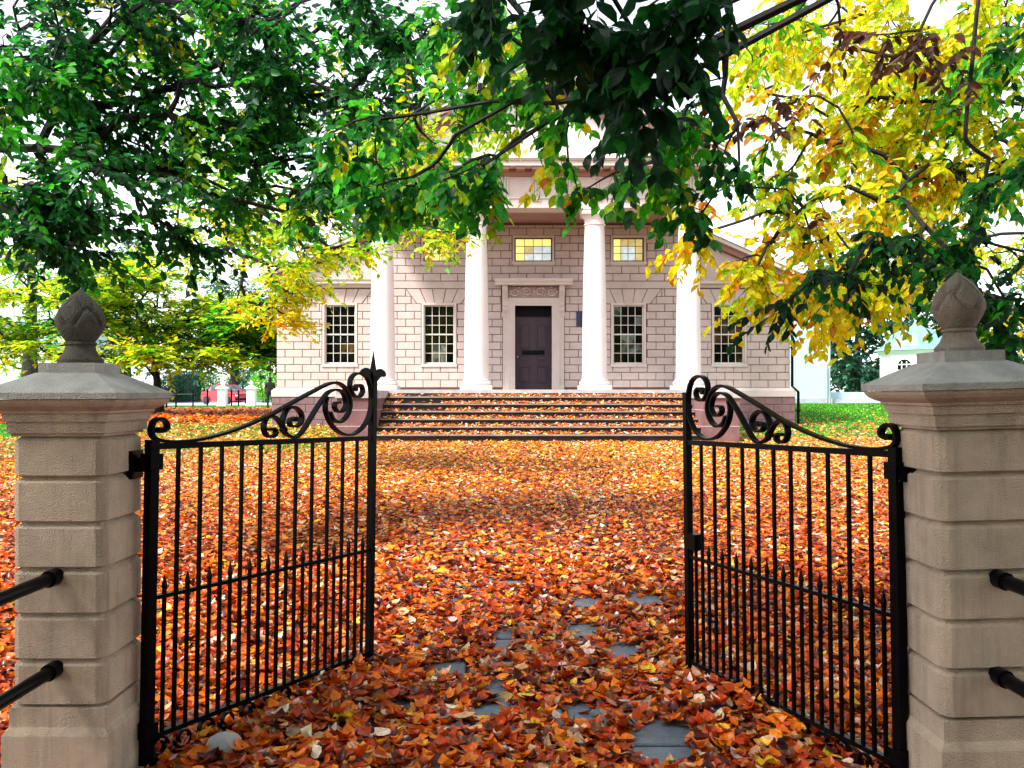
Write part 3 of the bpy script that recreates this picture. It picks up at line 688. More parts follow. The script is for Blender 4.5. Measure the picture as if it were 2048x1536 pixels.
pl = pillar((-1.822, 3.695, 0), 'stone gate pillar with darker bud finial at the left side of the opening', 0.0, -0.035, 'finial_dark')
pr_ = pillar((1.812, 3.455, 0), 'paler stone gate pillar with bud finial at the right side of the opening', R(-1.5), 0.005)
# forecourt rails running from each pillar towards the viewer
def rails(x, y0, zs, label):
    t = thing('iron_railing', label, 'railing', (x, y0, 0), 0, 'iron rails beside the gate pillars')
    for z in zs:
        q = MB(); q.tube([(0, 0.02, z), (0, -4.6, z)], 0.026, 10); q.build('rail', M['iron'], t, smooth=True)
        q = MB(); q.tube([(0, 0.015, z), (0, -0.05, z)], 0.034, 12); q.build('socket', M['iron'], t, smooth=True)
    q = MB(); q.box(-.05, .05, -4.7, -4.6, -.1, 1.15); q.build('post', M['iron'], t)
rails(-1.83, 3.50, (0.862, 0.492), 'pair of black iron rails let into the left gate pillar')
rails(1.815, 3.262, (0.905, 0.545), 'pair of black iron rails let into the right gate pillar')

# ------------------------------------------------------------------ iron gates
SWEEP = [(0.037,1.436),(0.058,1.434),(0.077,1.45),(0.066,1.474),(0.035,1.487),(0.006,1.475),(-0.007,1.445),(-0.003,1.416),(0.019,1.397),(0.062,1.388),(0.133,1.383),(0.214,1.386),(0.299,1.395),(0.432,1.42),(0.573,1.457),(0.672,1.489),(0.727,1.507),(0.85,1.557),(0.98,1.609),(1.116,1.66),(1.172,1.677),(1.23,1.683),(1.289,1.665),(1.331,1.628),(1.352,1.57),(1.343,1.523),(1.307,1.481),(1.253,1.462),(1.204,1.478),(1.175,1.519)]
DIAG = [(0.896,1.481),(0.868,1.483),(0.855,1.465),(0.871,1.445),(0.906,1.443),(0.938,1.457),(0.951,1.486),(0.938,1.518),(0.901,1.54),(0.871,1.545),(0.835,1.529),(0.81,1.49),(0.805,1.448),(0.825,1.409),(0.871,1.389),(0.912,1.388),(0.953,1.414),(1.006,1.471),(1.061,1.534),(1.116,1.59),(1.161,1.628),(1.224,1.645),(1.283,1.631),(1.31,1.593),(1.313,1.554),(1.283,1.523),(1.242,1.523),(1.215,1.546),(1.224,1.569),(1.259,1.573)]
SMALL = [(0.813,1.427),(0.79,1.459),(0.756,1.487),(0.717,1.497),(0.684,1.48),(0.67,1.439),(0.689,1.401),(0.727,1.391),(0.754,1.403),(0.754,1.424),(0.732,1.433),(0.71,1.428)]
BIG = [(1.392,1.653),(1.41,1.673),(1.448,1.674),(1.467,1.647),(1.448,1.615),(1.404,1.606),(1.367,1.629),(1.349,1.667),(1.355,1.706),(1.386,1.735),(1.442,1.745),(1.499,1.727),(1.531,1.688),(1.547,1.633),(1.55,1.572),(1.531,1.5),(1.48,1.437),(1.398,1.396),(1.319,1.390),(1.242,1.413),(1.178,1.463),(1.144,1.519),(1.138,1.564),(1.15,1.601)]
def spline(pts, n=4):
    out = []; P = [np.array(p) for p in pts]; P = [2*P[0]-P[1]] + P + [2*P[-1]-P[-2]]
    for i in range(1, len(P)-2):
        for k in range(n):
            t = k/n; a, b, c, d = P[i-1], P[i], P[i+1], P[i+2]
            out.append(0.5*((2*b)+(-a+c)*t+(2*a-5*b+4*c-d)*t*t+(-a+3*b-3*c+d)*t**3))
    out.append(P[-2]); return out
def ribbon(pts, th=0.0115, dp=0.017, blob=True):
    q = MB(); s = spline(pts); rings = []
    for i, p in enumerate(s):
        d = s[min(i+1, len(s)-1)]-s[max(i-1, 0)]; d = d/(np.linalg.norm(d)+1e-9); n = np.array([-d[1], d[0]])
        a, b = p+n*th/2, p-n*th/2
        rings.append([(a[0], -dp, a[1]), (a[0], dp, a[1]), (b[0], dp, b[1]), (b[0], -dp, b[1])])
    q.frust(rings)
    if blob:
        c = s[0]; v = []
        ring = lambda y: [(c[0]+0.017*math.cos(t), y, c[1]+0.014*math.sin(t)) for t in (2*math.pi*k/12 for k in range(12))]
        q.frust([ring(-dp), ring(dp)])
    return q
def gate(loc, ang, sag, L, flip, label, spear, lock):
    """hinge stile at x=0, free stile at x=L; drawn for a leaf 1.565 m long"""
    t = thing('iron_gate', label, 'gate', loc, 0, 'open wrought iron gate leaves')
    t.rotation_euler = (Matrix.Rotation(ang, 4, 'Z') @ Matrix.Rotation(sag, 4, 'Y')).to_euler()
    k = L/1.565; I = M['iron']
    sc = lambda pts: [(p[0]*k, p[1]) for p in pts]
    def B(name, x0, x1, z0, z1, d=0.011, parent=t, b=None):
        q = MB(); q.box(x0, x1, -d, d, z0, z1); return q.build(name, I, parent)
    q = MB(); q.box(-0.022, 0.022, -.022, .022, -0.10, 1.395); q.box(-.026, .026, -.026, .026, -.1, -.02); q.build('hinge_stile', I, t)
    ft = 1.70 if spear else 1.655
    q = MB(); q.box(L-0.019, L+0.019, -.019, .019, -0.055, ft); fs_ = q.build('free_stile', I, t)
    B('top_rail', 0.022, L-.019, 1.352, 1.379, .015); B('middle_rail', .022, L-.019, 0.697, 0.715, .012)
    B('bottom_rail', .022, L-.019, 0.093, 0.115, .013); B('bottom_rail', .022, L-.019, -0.018, 0.004, .013)
    for i in range(1, 12):
        x = L*(i*0.128+0.0145)/1.565; q = MB(); q.box(x-.0075, x+.0075, -.0075, .0075, 0.115, 1.352); q.build('bar', I, t)
    for i in range(12):
        x = L*(i*0.128+0.079)/1.565; q = MB(); h = .0070
        q.frust([[(x-h,-h,.115),(x+h,-h,.115),(x+h,h,.115),(x-h,h,.115)], [(x-h,-h,.735),(x+h,-h,.735),(x+h,h,.735),(x-h,h,.735)], [(x-h*1.35,-h*1.35,.748),(x+h*1.35,-h*1.35,.748),(x+h*1.35,h*1.35,.748),(x-h*1.35,h*1.35,.748)], [(x-.001,-.001,.80),(x+.001,-.001,.80),(x+.001,.001,.80),(x-.001,.001,.80)]])
        q.build('picket', I, t)
    for nm, cv in (('scroll', SWEEP), ('scroll', DIAG), ('scroll', SMALL), ('scroll', BIG)):
        ribbon(sc(cv), 0.0125 if cv is not SWEEP else 0.014, 0.016).build(nm, I, t, smooth=True)
    # little C scrolls between the two bottom rails
    nC = 12
    for i in range(nC):
        x0 = L*(i+.5)/nC; pts = []
        for j in range(14):
            a = j/13*2*math.pi*1.15+(math.pi if i % 2 else 0); r_ = 0.045*(1-j/26); pts.append((x0+r_*math.cos(a)*1.05, 0.0485+r_*math.sin(a)))
        ribbon(pts, .009, .010, False).build('ring_scroll', I, t)
    # hinges to the pillar
    sg = -1 if not flip else 1
    for z in (1.30, 0.14):
        q = MB(); q.box(-.033, .033, -.033, .033, z-.035, z+.035); q.tube([(0, 0, z-.05), (0, 0, z+.05)], .02, 10); q.build('hinge', I, t)
    if spear:
        q = MB(); q.frust([[(L-.012,-.012,1.70),(L+.012,-.012,1.70),(L+.012,.012,1.70),(L-.012,.012,1.70)], [(L-.020,-.016,1.735),(L+.020,-.016,1.735),(L+.020,.016,1.735),(L-.020,.016,1.735)],[(L-.001,-.001,1.885),(L+.001,-.001,1.885),(L+.001,.001,1.885),(L-.001,.001,1.885)]])
        q.build('spear_point', I, fs_)
        for s in (-1, 1):
            q = MB(); c = spline([(L+s*.006, 1.69), (L+s*.03, 1.725), (L+s*.058, 1.752), (L+s*.095, 1.752), (L+s*.118, 1.738)]); wd = [.010+.016*math.sin(math.pi*i/(len(c)-1))*(1 if i < len(c)*.6 else .8) for i in range(len(c))]
            rings = []
            for i, p in enumerate(c):
                d = c[min(i+1, len(c)-1)]-c[max(i-1, 0)]; d = d/np.linalg.norm(d); n = np.array([-d[1], d[0]]); ww = wd[i] if i < len(c)-1 else .001
                a, b = p+n*ww, p-n*ww; rings.append([(a[0], -.007, a[1]), (a[0], .007, a[1]), (b[0], .007, b[1]), (b[0], -.007, b[1])])
            q.frust(rings); o = q.build('curled_leaf', I, fs_); fix_normals(o)
    if lock:
        q = MB(); q.box(L-.115, L-.0, -.03, .03, .755, .845); q.build('lock_box', I, t)
    return t
sagL = 0.0225
aL = math.atan2(5.16-3.78, -.843+1.58)
gate((-1.58, 3.78, 0.0), aL, sagL, 1.565, False, 'open wrought iron gate leaf hung on the left pillar with spear point and curled leaves', True, False)
aR = math.atan2(5.07-3.545, 1.026-1.578)
gate((1.578, 3.545, -0.018), aR, sagL, 1.61, True, 'open wrought iron gate leaf hung on the right pillar with black lock box', False, True)
# wall hinge plates on the pillars
for (x, y, z, s, lb) in ((-1.628, 3.78, 1.29, 1, 'square iron hinge bracket on the inner face of the left pillar'), (1.61, 3.545, 1.27, -1, 'square iron hinge bracket on the inner face of the right pillar')):
    q = MB(); q.box(-.012, .012, -.055, .055, -.06, .06); q.box(.0 if s > 0 else -.05, .05 if s > 0 else 0, -.03, .03, -.03, .03)
    tag(q.build('hinge_bracket', M['iron'], None, (x, y, z)), lb, 'hinge', 'iron hinge brackets on the pillars')

# ------------------------------------------------------------------ far fence, posts, car, person
def near_posts():
    for px, lb in ((445, 'white stone gatepost with ball top in front of the red car boot'), (503, 'white stone gatepost with ball top right of the red car')):
        p = at(px, 812, 57); t = thing('road_gatepost', lb, 'gatepost', (p.x, 57, .66), 0, 'white gateposts by the road')
        q = MB(); q.sq([(0.30, 0), (0.30, 0.12), (0.25, .14), (0.25, 1.15), (0.28, 1.17)]); q.build('shaft', M['white'], t)
        q = MB(); q.sq([(0.36, 1.171), (0.36, 1.23), (0.12, 1.40)]); q.build('cap', M['white'], t)
        q = MB(); q.lathe([(0.08, 1.401), (0.06, 1.44), (0.13, 1.52), (0.13, 1.6), (0.06, 1.68), (0.01, 1.74)], 12); q.build('finial', M['white'], t, smooth=True)
near_posts()
fc = thing('iron_post_fence', 'low black iron fence of posts and two thin rails along the road', 'fence', (0, 0, 0))
pts = [(312, 822, 45), (333, 820, 47.5), (352, 817, 50), (386, 815, 55), (415, 813, 56.5)]
P3 = [at(a, b, c) for a, b, c in pts]
for p in P3:
    z = float(ground_z(p.x, p.y)); q = MB(); q.lathe([(0.05, 0), (0.05, 0.95), (0.08, .97), (0.05, 1.0), (0.075, 1.06), (0.02, 1.13)], 10); q.build('post', M['iron'], fc, (p.x, p.y, z), True)
for h in (.32, .82):
    q = MB(); q.tube([(p.x, p.y, float(ground_z(p.x, p.y))+h) for p in P3], .022, 6); q.build('rail', M['iron'], fc)
fc2 = thing('iron_post_fence', 'low black iron fence between the two white gateposts', 'fence', (0, 0, 0))
P4 = [at(a, 813, 56.8) for a in (455, 463, 477, 493)]
for p in P4[1:3]:
    q = MB(); q.lathe([(0.05, 0), (0.05, 0.95), (0.08, .97), (0.05, 1.0), (0.075, 1.06), (0.02, 1.13)], 10); q.build('post', M['iron'], fc2, (p.x, p.y, .66), True)
for h in (.32, .82):
    q = MB(); q.tube([(p.x, p.y, .66+h) for p in P4], .022, 6); q.build('rail', M['iron'], fc2)
lw = thing('low_white_wall', 'low pale wall across the road beside the standing person', 'wall', (0, 0, 0))
a, b = at(508, 800, 84), at(640, 800, 84)
q = MB(); q.box(a.x, b.x, 84, 84.4, .5, 1.75); q.build('face', M['hall'], lw)
q = MB(); q.box(a.x-.1, b.x+.1, 83.9, 84.5, 1.751, 1.86); q.build('coping', M['hallbase'], lw)

# red car, three quarter view
p = at(455, 810, 64)
car = thing('parked_car', 'crimson saloon car parked behind the white gateposts', 'car', (p.x, 64, .71), R(-38))
def carbody():
    low = [(-2.1, .38), (-2.15, .62), (-2.08, .92), (-1.5, 1.0), (-1.0, 1.03), (.85, 1.0), (1.55, .92), (2.05, .75), (2.15, .5), (2.1, .3), (1.75, .26), (-1.8, .26)]
    q = MB(); n = len(low)
    rings = [[(x*.985, y_, z) for x, z in low] for y_ in (-.80,)] + [[(x, y_, z) for x, z in low] for y_ in (-.72, .72)] + [[(x*.985, y_, z) for x, z in low] for y_ in (.80,)]
    rings[0] = [(x*.985, -.84, z*.97+.015) for x, z in low]; rings[3] = [(x*.985, .84, z*.97+.015) for x, z in low]
    q.frust(rings); return q
cb = carbody().build('body', M['red'], car, smooth=True); fix_normals(cb)
q = MB(); q.frust([[(-1.55,-.74,1.0),(1.0,-.74,1.0),(1.0,.74,1.0),(-1.55,.74,1.0)], [(-.95,-.60,1.40),(.35,-.60,1.40),(.35,.60,1.40),(-.95,.60,1.40)]]); q.build('cabin_glass', M['carglass'], car)
q = MB(); q.frust([[(-1.0,-.61,1.401),(.38,-.61,1.401),(.38,.61,1.401),(-1.0,.61,1.401)], [(-.85,-.52,1.46),(.25,-.52,1.46),(.25,.52,1.46),(-.85,.52,1.46)]])
for x0, x1, xt0, xt1 in ((-1.60, -1.45, -1.0, -.9), (-.35, -.25, -.32, -.24), (.95, 1.05, .3, .38)):
    for s in (-1, 1): q.frust([[(x0, s*.745, 1.0), (x1, s*.745, 1.0), (x1, s*.70, 1.0), (x0, s*.70, 1.0)], [(xt0, s*.61, 1.42), (xt1, s*.61, 1.42), (xt1, s*.57, 1.42), (xt0, s*.57, 1.42)]])
o = q.build('roof', M['red'], car); fix_normals(o)
for x in (-1.32, 1.32):
    for s in (-1, 1):
        q = MB(); q.extr([(x+.32*math.cos(t), .32+.32*math.sin(t)) for t in (2*math.pi*k/20 for k in range(20))], 'y', s*.86-.1, s*.86+.03); wv = q.build('wheel', M['rubber'], car); fix_normals(wv)
        q = MB(); yy = s*.90; q.extr([(x+.2*math.cos(t), .32+.2*math.sin(t)) for t in (2*math.pi*k/16 for k in range(16))], 'y', yy-.01, yy+.012); o = q.build('rim', M['chrome'], wv); fix_normals(o)
for s in (-1, 1):
    q = MB(); q.box(2.02, 2.13, s*.62-.14, s*.62+.14, .62, .74); q.build('headlight', M['white'], car)
    q = MB(); q.box(-2.16, -2.08, s*.64-.14, s*.64+.14, .7, .86); q.build('tail_light', mat('tail_lens', (.3, .01, .01), .3), car)
q = MB(); q.box(2.08, 2.19, -.75, .75, .34, .48); q.build('bumper', M['black'], car)

def person():
    p = at(540, 820, 46.5)
    t = thing('person', 'person in dark clothes with a backpack standing at the corner of the building', 'person', (p.x, 46.5, float(ground_z(p.x, 46.5))), R(25))
    V = [(0,0,.92),(0,0,1.12),(0,.01,1.36),(0,0,1.47),(0,-.01,1.56),(0,-.015,1.66),
         (-.10,0,.86),(-.11,.0,.48),(-.115,.02,.09),(-.12,-.12,.04),(.10,0,.86),(.13,-.02,.48),(.15,.02,.09),(.16,-.12,.04),
         (-.19,.0,1.38),(-.25,.02,1.12),(-.24,-.12,.92),(-.23,-.17,.86),(.19,.0,1.38),(.25,.0,1.13),(.22,-.16,1.02),(.18,-.24,1.04)]
    E_ = [(0,1),(1,2),(2,3),(3,4),(4,5),(0,6),(6,7),(7,8),(8,9),(0,10),(10,11),(11,12),(12,13),(2,14),(14,15),(15,16),(16,17),(2,18),(18,19),(19,20),(20,21)]
    Rr = [.15,.14,.15,.055,.085,.085,.10,.07,.05,.04,.10,.07,.05,.04,.075,.05,.04,.045,.075,.05,.04,.045]
    me = bpy.data.meshes.new('body'); me.from_pydata(V, E_, []); me.materials.append(M['cloth']); o = link('body', me, t)
    md = o.modifiers.new('skin', 'SKIN'); sv = me.skin_vertices[0].data
    for i, r_ in enumerate(Rr): sv[i].radius = (r_*1.15, r_*.85) if i < 3 else (r_, r_)
    sv[0].use_root = True; o.modifiers.new('sub', 'SUBSURF').levels = 1; o.modifiers['sub'].render_levels = 2
    q = MB(); q.lathe([(0.02,1.52),(0.09,1.56),(0.105,1.64),(0.095,1.72),(0.05,1.77),(0.005,1.78)], 14, 0, .01); q.build('hair', M['cloth'], t, smooth=True)
    q = MB(); q.frust([[(-.15,.12,.98),(.15,.12,.98),(.15,.14,1.42),(-.15,.14,1.42)],[(-.16,.26,1.0),(.16,.26,1.0),(.14,.22,1.40),(-.14,.22,1.40)]]); o = q.build('backpack', M['denim'], t); fix_normals(o)
person()
#TREES
# ------------------------------------------------------------------ leaves as real geometry
def colour_attr(me, face_cols, loops_per_face):
    a = me.color_attributes.new('Col', 'FLOAT_COLOR', 'CORNER')
    c = np.repeat(np.concatenate([face_cols, np.ones((len(face_cols), 1))], 1), loops_per_face, axis=0).astype(np.float32)
    a.data.foreach_set('color', c.ravel())
def mass_mesh(name, V, Fq, cols, m, parent=None):
    """V (n,k,3) vertices per leaf, Fq list of faces (same for all), cols (n,3)"""
    n, k, _ = V.shape
    loops = []; starts = []; tot = 0; base = np.arange(n)[:, None]*k
    sizes = [len(f) for f in Fq]; per = sum(sizes)
    li = np.concatenate([base + np.array(f)[None] for f in Fq], 1)      # (n, per)
    me = bpy.data.meshes.new(name)
    me.vertices.add(n*k); me.vertices.foreach_set('co', V.reshape(-1).astype(np.float32))
    me.loops.add(n*per); me.loops.foreach_set('vertex_index', li.reshape(-1).astype(np.int32))
    off = np.cumsum([0]+sizes[:-1])
    ls = (np.arange(n)[:, None]*per + off[None]).reshape(-1)
    me.polygons.add(n*len(Fq)); me.polygons.foreach_set('loop_start', ls.astype(np.int32))
    me.update(calc_edges=True); me.validate()
    me.materials.append(m)
    colour_attr(me, cols, per)
    return link(name, me, parent)
def frames(ax, nrm):
    ax = ax/np.linalg.norm(ax, axis=1, keepdims=True); nrm = nrm - (nrm*ax).sum(1, keepdims=True)*ax
    nrm = nrm/(np.linalg.norm(nrm, axis=1, keepdims=True)+1e-9); sd = np.cross(nrm, ax)
    return ax, sd, nrm
# small canopy leaf: pointed oval folded on its midrib (6 points), large one 11 points
T_SMALL = np.array([(0,0,0),(0.30,0.27,0.05),(0.68,0.22,0.04),(1.0,0,-0.08),(0.68,-0.22,0.04),(0.30,-0.27,0.05)])
F_SMALL = [(0,1,2,3),(0,3,4,5)]
T_BIG = np.array([(0,0,0),(0.14,0.17,.02),(0.38,0.31,0.05),(0.68,0.25,0.04),(0.88,0.10,-0.02),(1.02,0,-0.09),(0.88,-0.10,-0.02),(0.68,-0.25,0.04),(0.38,-0.31,0.05),(0.14,-0.17,.02),(0.38,0,-.01),(0.68,0,-.03)])
F_BIG = [(0,10,2,1),(10,11,3,2),(11,5,4,3),(0,9,8,10),(10,8,7,11),(11,7,6,5)]
def place(T, pos, ax, nrm, size, wid=1.0, curl=None):
    a, s, n = frames(ax, nrm)
    t = T[None]*size[:, None, None]
    t = np.repeat(t, len(pos), 0) if t.shape[0] != len(pos) else t
    zz = t[..., 2]
    if curl is not None: zz = zz + curl[:, None]*size[:, None]*((t[..., 0]/size[:, None]-.5)**2)*1.2 + curl[:, None]*t[..., 1]**2/size[:, None]*1.5
    return pos[:, None]+t[..., 0:1]*a[:, None]+t[..., 1:2]*wid*s[:, None]+zz[..., None]*n[:, None]

PAL = {'deep': (0.010,0.050,0.014), 'dark': (0.012,0.10,0.022), 'green': (0.022,0.21,0.024), 'bright': (0.07,0.46,0.02), 'lime': (0.45,0.72,0.02),
       'yellow': (0.95,0.84,0.012), 'gold': (0.95,0.62,0.010), 'orange': (0.80,0.30,0.010), 'brown': (0.09,0.035,0.018), 'conifer': (0.03,0.11,0.07), 'teal': (0.10,0.30,0.22), 'olive': (0.12,0.20,0.02)}
def mixcol(names, n, jit=0.22):
    """names: list of (colour name, weight)"""
    cs = np.array([PAL[a] for a, _ in names]); p = np.array([b for _, b in names], float); p /= p.sum()
    idx = RNG.choice(len(names), n, p=p)
    c = cs[idx]*(1+RNG.normal(0, jit, (n, 1)))*(1+RNG.normal(0, jit*.4, (n, 3)))
    return np.clip(c, 0.002, 0.9)

def tree(name, label, cat, root, bole, blobs, leaf_size, leaf_m, bark, twig_len=0.45, per_twig=10, droop=0.35, flat=0.0, singles=0, group=None, r0=0.0042, big=False, rcap=0.045, straight=None, extra_limbs=()):
    """root: base; bole: points of the trunk; blobs: (centre, radii, number of twigs, colours[, size factor]);
    each twig hangs on its nearest inner neighbour, back to the trunk"""
    t = thing(name, label, cat, tuple(root), 0, group)
    rootv = np.array(root, float)
    P, D, CI, SZ = [], [], [], []
    for bi, b in enumerate(blobs):
        c, rad, n, cols = b[:4]; sf = b[4] if len(b) > 4 else 1.0
        # sub-clumps make light and dark masses with gaps between them
        nc = max(2, int(n/9)); cl = RNG.normal(0, 1, (nc, 3)); cl /= np.maximum(1, np.linalg.norm(cl, axis=1, keepdims=True)/1.0)
        pick = RNG.integers(0, nc, n)
        q = cl[pick]*0.88 + RNG.normal(0, 0.13, (n, 3))
        p = np.array(c)[None] + q*np.array(rad)[None]
        P.append(p); CI += [bi]*n; SZ += [sf]*n
    P = np.concatenate(P); CI = np.array(CI); SZ = np.array(SZ)
    # branch skeleton
    nodes = [np.array(b, float) for b in bole]; par = [-1]+list(range(len(bole)-1)); dist = [0.0]
    for i in range(1, len(nodes)): dist.append(dist[-1]+np.linalg.norm(nodes[i]-nodes[i-1]))
    for limb in extra_limbs:              # explicit big limbs, seen in the photograph
        k = int(np.argmin([np.linalg.norm(np.array(limb[0])-q_) for q_ in nodes[:len(bole)]])); last = k
        ls_ = spline3([nodes[k]]+[np.array(v_, float) for v_ in limb], 3)[1:]
        for q_ in ls_:
            nodes.append(np.array(q_, float)); par.append(last); dist.append(dist[last]+np.linalg.norm(nodes[-1]-nodes[last])); last = len(nodes)-1
    ends = []
    order = np.argsort(np.linalg.norm(P-nodes[len(bole)-1][None], axis=1))
    N = np.array(nodes); Dn = np.array(dist); npar = list(par)
    cap = len(nodes)+2*len(P)+5; A = np.zeros((cap, 3)); DD = np.zeros(cap); m = len(nodes); A[:m] = N; DD[:m] = Dn
    ntr = m
    for i in order:
        d = np.linalg.norm(A[:m]-P[i][None], axis=1); cost = d + 0.25*DD[:m]; cost[0] += 50
        k = int(np.argmin(cost)); L_ = d[k]
        mid = (A[k]+P[i])/2 + RNG.normal(0, 0.08, 3)*L_; mid[2] += 0.06*L_
        A[m] = mid; DD[m] = DD[k]+L_/2; npar.append(k); m += 1
        A[m] = P[i]; DD[m] = DD[k]+L_; npar.append(m-1); ends.append((i, m)); m += 1
    cnt = np.zeros(m); 
    for i, e in ends: cnt[e] = 1
    for j in range(m-1, 0, -1):
        if npar[j] >= 0: cnt[npar[j]] += cnt[j]
    rad = r0*np.maximum(cnt, 1)**0.40; rad[len(bole):] = np.minimum(rad[len(bole):], rcap)
    # trunk + limbs
    q = MB()
    tr = [A[i]-rootv for i in range(len(bole))]; hb = np.linalg.norm(tr[-1]-tr[0]); q.tube(tr, [0.045*hb*(1-.55*i/(len(bole)-1))*(1.0+0.4*(i == 0)) for i in range(len(bole))], 12)
    q.build('trunk', bark, t, smooth=True)
    # branches: one tube a chain would be tidy; short tapered pieces sharing end radii read the same
    V = []; Fc = []
    ns = 5
    for j in range(len(bole), m):
        k = npar[j]; a, b = A[k]-rootv, A[j]-rootv; d = b-a; L_ = np.linalg.norm(d)
        if L_ < 1e-5: continue
        d = d/L_; u = np.cross(d, (0.3, 0.2, 1.0)); u /= (np.linalg.norm(u)+1e-9); v = np.cross(d, u); ra = min(rad[k], rad[j]*1.35); rb = rad[j]
        s0 = len(V)
        for rr_, c_ in ((ra, a), (rb, b)):
            for g_ in range(ns):
                th = 2*math.pi*g_/ns; V.append(c_+(u*math.cos(th)+v*math.sin(th))*rr_)
        for g_ in range(ns):
            h_ = (g_+1) % ns; Fc.append((s0+g_, s0+h_, s0+ns+h_, s0+ns+g_))
    # twigs with leaves
    n = len(P); off = A[[npar[e] for _, e in sorted(ends)]]
    outd = P-off; outd /= (np.linalg.norm(outd, axis=1, keepdims=True)+1e-9)
    td = outd*0.7 + RNG.normal(0, 0.5, (n, 3)); td[:, 2] -= droop
    td[:, 2] *= (1-flat); td /= np.linalg.norm(td, axis=1, keepdims=True)
    tl = twig_len*RNG.uniform(0.6, 1.25, n)*SZ
    tips = P+td*tl[:, None]
    for i in range(n):
        a, b = P[i]-rootv, tips[i]-rootv; mid = (a+b)/2+np.array([0, 0, .04*tl[i]]); d = td[i]; u = np.cross(d, (0.3, 0.2, 1.0)); u /= np.linalg.norm(u); v = np.cross(d, u); s0 = len(V); rt = r0*.75
        for rr_, c_ in ((rt, a), (rt*.7, mid), (rt*.3, b)):
            for g_ in range(3):
                th = 2*math.pi*g_/3; V.append(c_+(u*math.cos(th)+v*math.sin(th))*rr_)
        for g_ in range(3):
            h_ = (g_+1) % 3; Fc.append((s0+g_, s0+h_, s0+3+h_, s0+3+g_)); Fc.append((s0+3+g_, s0+3+h_, s0+6+h_, s0+6+g_))
    br = MB(); br.v = [tuple(v_) for v_ in V]; br.f = Fc; o = br.build('branches', bark, t); o['kind'] = 'stuff'
    # leaves
    k = per_twig; ti = np.repeat(np.arange(n), k); tt = np.tile((np.arange(k)+.5)/k, n)+RNG.normal(0, .04, n*k)
    side = np.where(np.tile(np.arange(k), n) % 2, 1.0, -1.0)
    ux = np.cross(td, np.array([0, 0, 1.0])[None]); ux /= (np.linalg.norm(ux, axis=1, keepdims=True)+1e-6)
    pos = P[ti]+td[ti]*(tl[ti]*tt)[:, None]; pos[:, 2] += .04*tl[ti]*4*tt*(1-tt)
    ax = td[ti]*0.65 + ux[ti]*side[:, None]*0.8 + RNG.normal(0, 0.28, (n*k, 3)); ax[:, 2] -= droop*1.2
    nr = np.array([0, 0, 1.0])[None]*(1.0 if flat else 0.75) + RNG.normal(0, 0.15 if flat > .5 else 0.42, (n*k, 3))
    # hanging leaves also show their face: tilt outward
    nr[:, 1] -= 0.15 if flat > .5 else 0.55
    size = leaf_size*RNG.uniform(0.65, 1.25, n*k)*SZ[ti]
    cols = np.zeros((n*k, 3)); twj = RNG.normal(0, .18, n)
    for bi, b in enumerate(blobs):
        mk = CI[ti] == bi
        if not mk.any(): continue
        # colour mostly by twig, partly by leaf
        tw = np.where(CI == bi)[0]; ct = mixcol(b[3], len(tw), .1); lut = np.zeros((n, 3)); lut[tw] = ct
        per_leaf = mixcol(b[3], mk.sum(), .15); usel = RNG.random(mk.sum()) < 0.35
        cc = lut[ti[mk]]; cc[usel] = per_leaf[usel]; cols[mk] = np.clip(cc*(1+RNG.normal(0, .14, (mk.sum(), 1))), .002, .9)
    keep = RNG.random(n*k) < 0.93
    pos, ax, nr, size, cols = pos[keep], ax[keep], nr[keep], size[keep], cols[keep]
    T, Fq = (T_BIG, F_BIG) if big else (T_SMALL, F_SMALL)
    curl = RNG.normal(-.1, .25, len(pos))
    idx1 = np.array([], int)
    if singles:
        px = 1024+F*pos[:, 0]/np.maximum(pos[:, 1], .1); py = HY-F*(pos[:, 2]-EYE)/np.maximum(pos[:, 1], .1)
        vis = (pos[:, 1] > 1) & (px > 0) & (px < 2048) & (py > 0) & (py < 1536)
        sc_ = np.where(vis, size/np.maximum(pos[:, 1], .1), 0); idx1 = np.argsort(-sc_)[:singles]
        a_, s_, n_ = frames(ax[idx1], nr[idx1])
        # share meshes between leaves of like colour
        pc = cols[idx1]; keyc = [tuple(np.round(np.log(c)*1.6).astype(int)) for c in pc]; cache = {}
        for q_, i in enumerate(idx1):
            if keyc[q_] not in cache:
                me_o = MB(); Vt = place(T, np.zeros((1, 3)), np.array([[1., 0, 0]]), np.array([[0, 0, 1.]]), np.array([1.0]), 1.0, np.array([-.1]))[0]
                me = bpy.data.meshes.new('leaf'); me.from_pydata(Vt.tolist(), [], Fq); me.materials.append(leaf_m); colour_attr(me, np.repeat(pc[q_][None], len(Fq), 0), [len(f) for f in Fq]); cache[keyc[q_]] = me
            o = link('leaf', cache[keyc[q_]], t); 
            mm = Matrix([(a_[q_][r_]*size[i], s_[q_][r_]*size[i], n_[q_][r_]*size[i], pos[i][r_]-rootv[r_]) for r_ in range(3)]+[(0, 0, 0, 1)]); o.matrix_basis = mm
    rest = np.ones(len(pos), bool); rest[idx1] = False
    Vv = place(T, (pos-rootv[None])[rest], ax[rest], nr[rest], size[rest], 1.0, curl[rest])
    o = mass_mesh('foliage', Vv, Fq, cols[rest], leaf_m, t); o['kind'] = 'stuff'
    return t
def spline3(P, n=3):
    P = [2*P[0]-P[1]]+list(P)+[2*P[-1]-P[-2]]; out = []
    for i in range(1, len(P)-2):
        for k in range(n):
            t = k/n; a, b, c, d = P[i-1], P[i], P[i+1], P[i+2]
            out.append(0.5*((2*b)+(-a+c)*t+(2*a-5*b+4*c-d)*t*t+(-a+3*b-3*c+d)*t**3))
    out.append(P[-2]); return out
def bl(px, py, Y, rx, ry, rY, n, cols, sf=1.0):
    c = at(px, py, Y); return (tuple(c), (rx/F*Y, rY, ry/F*Y), n, cols, sf)

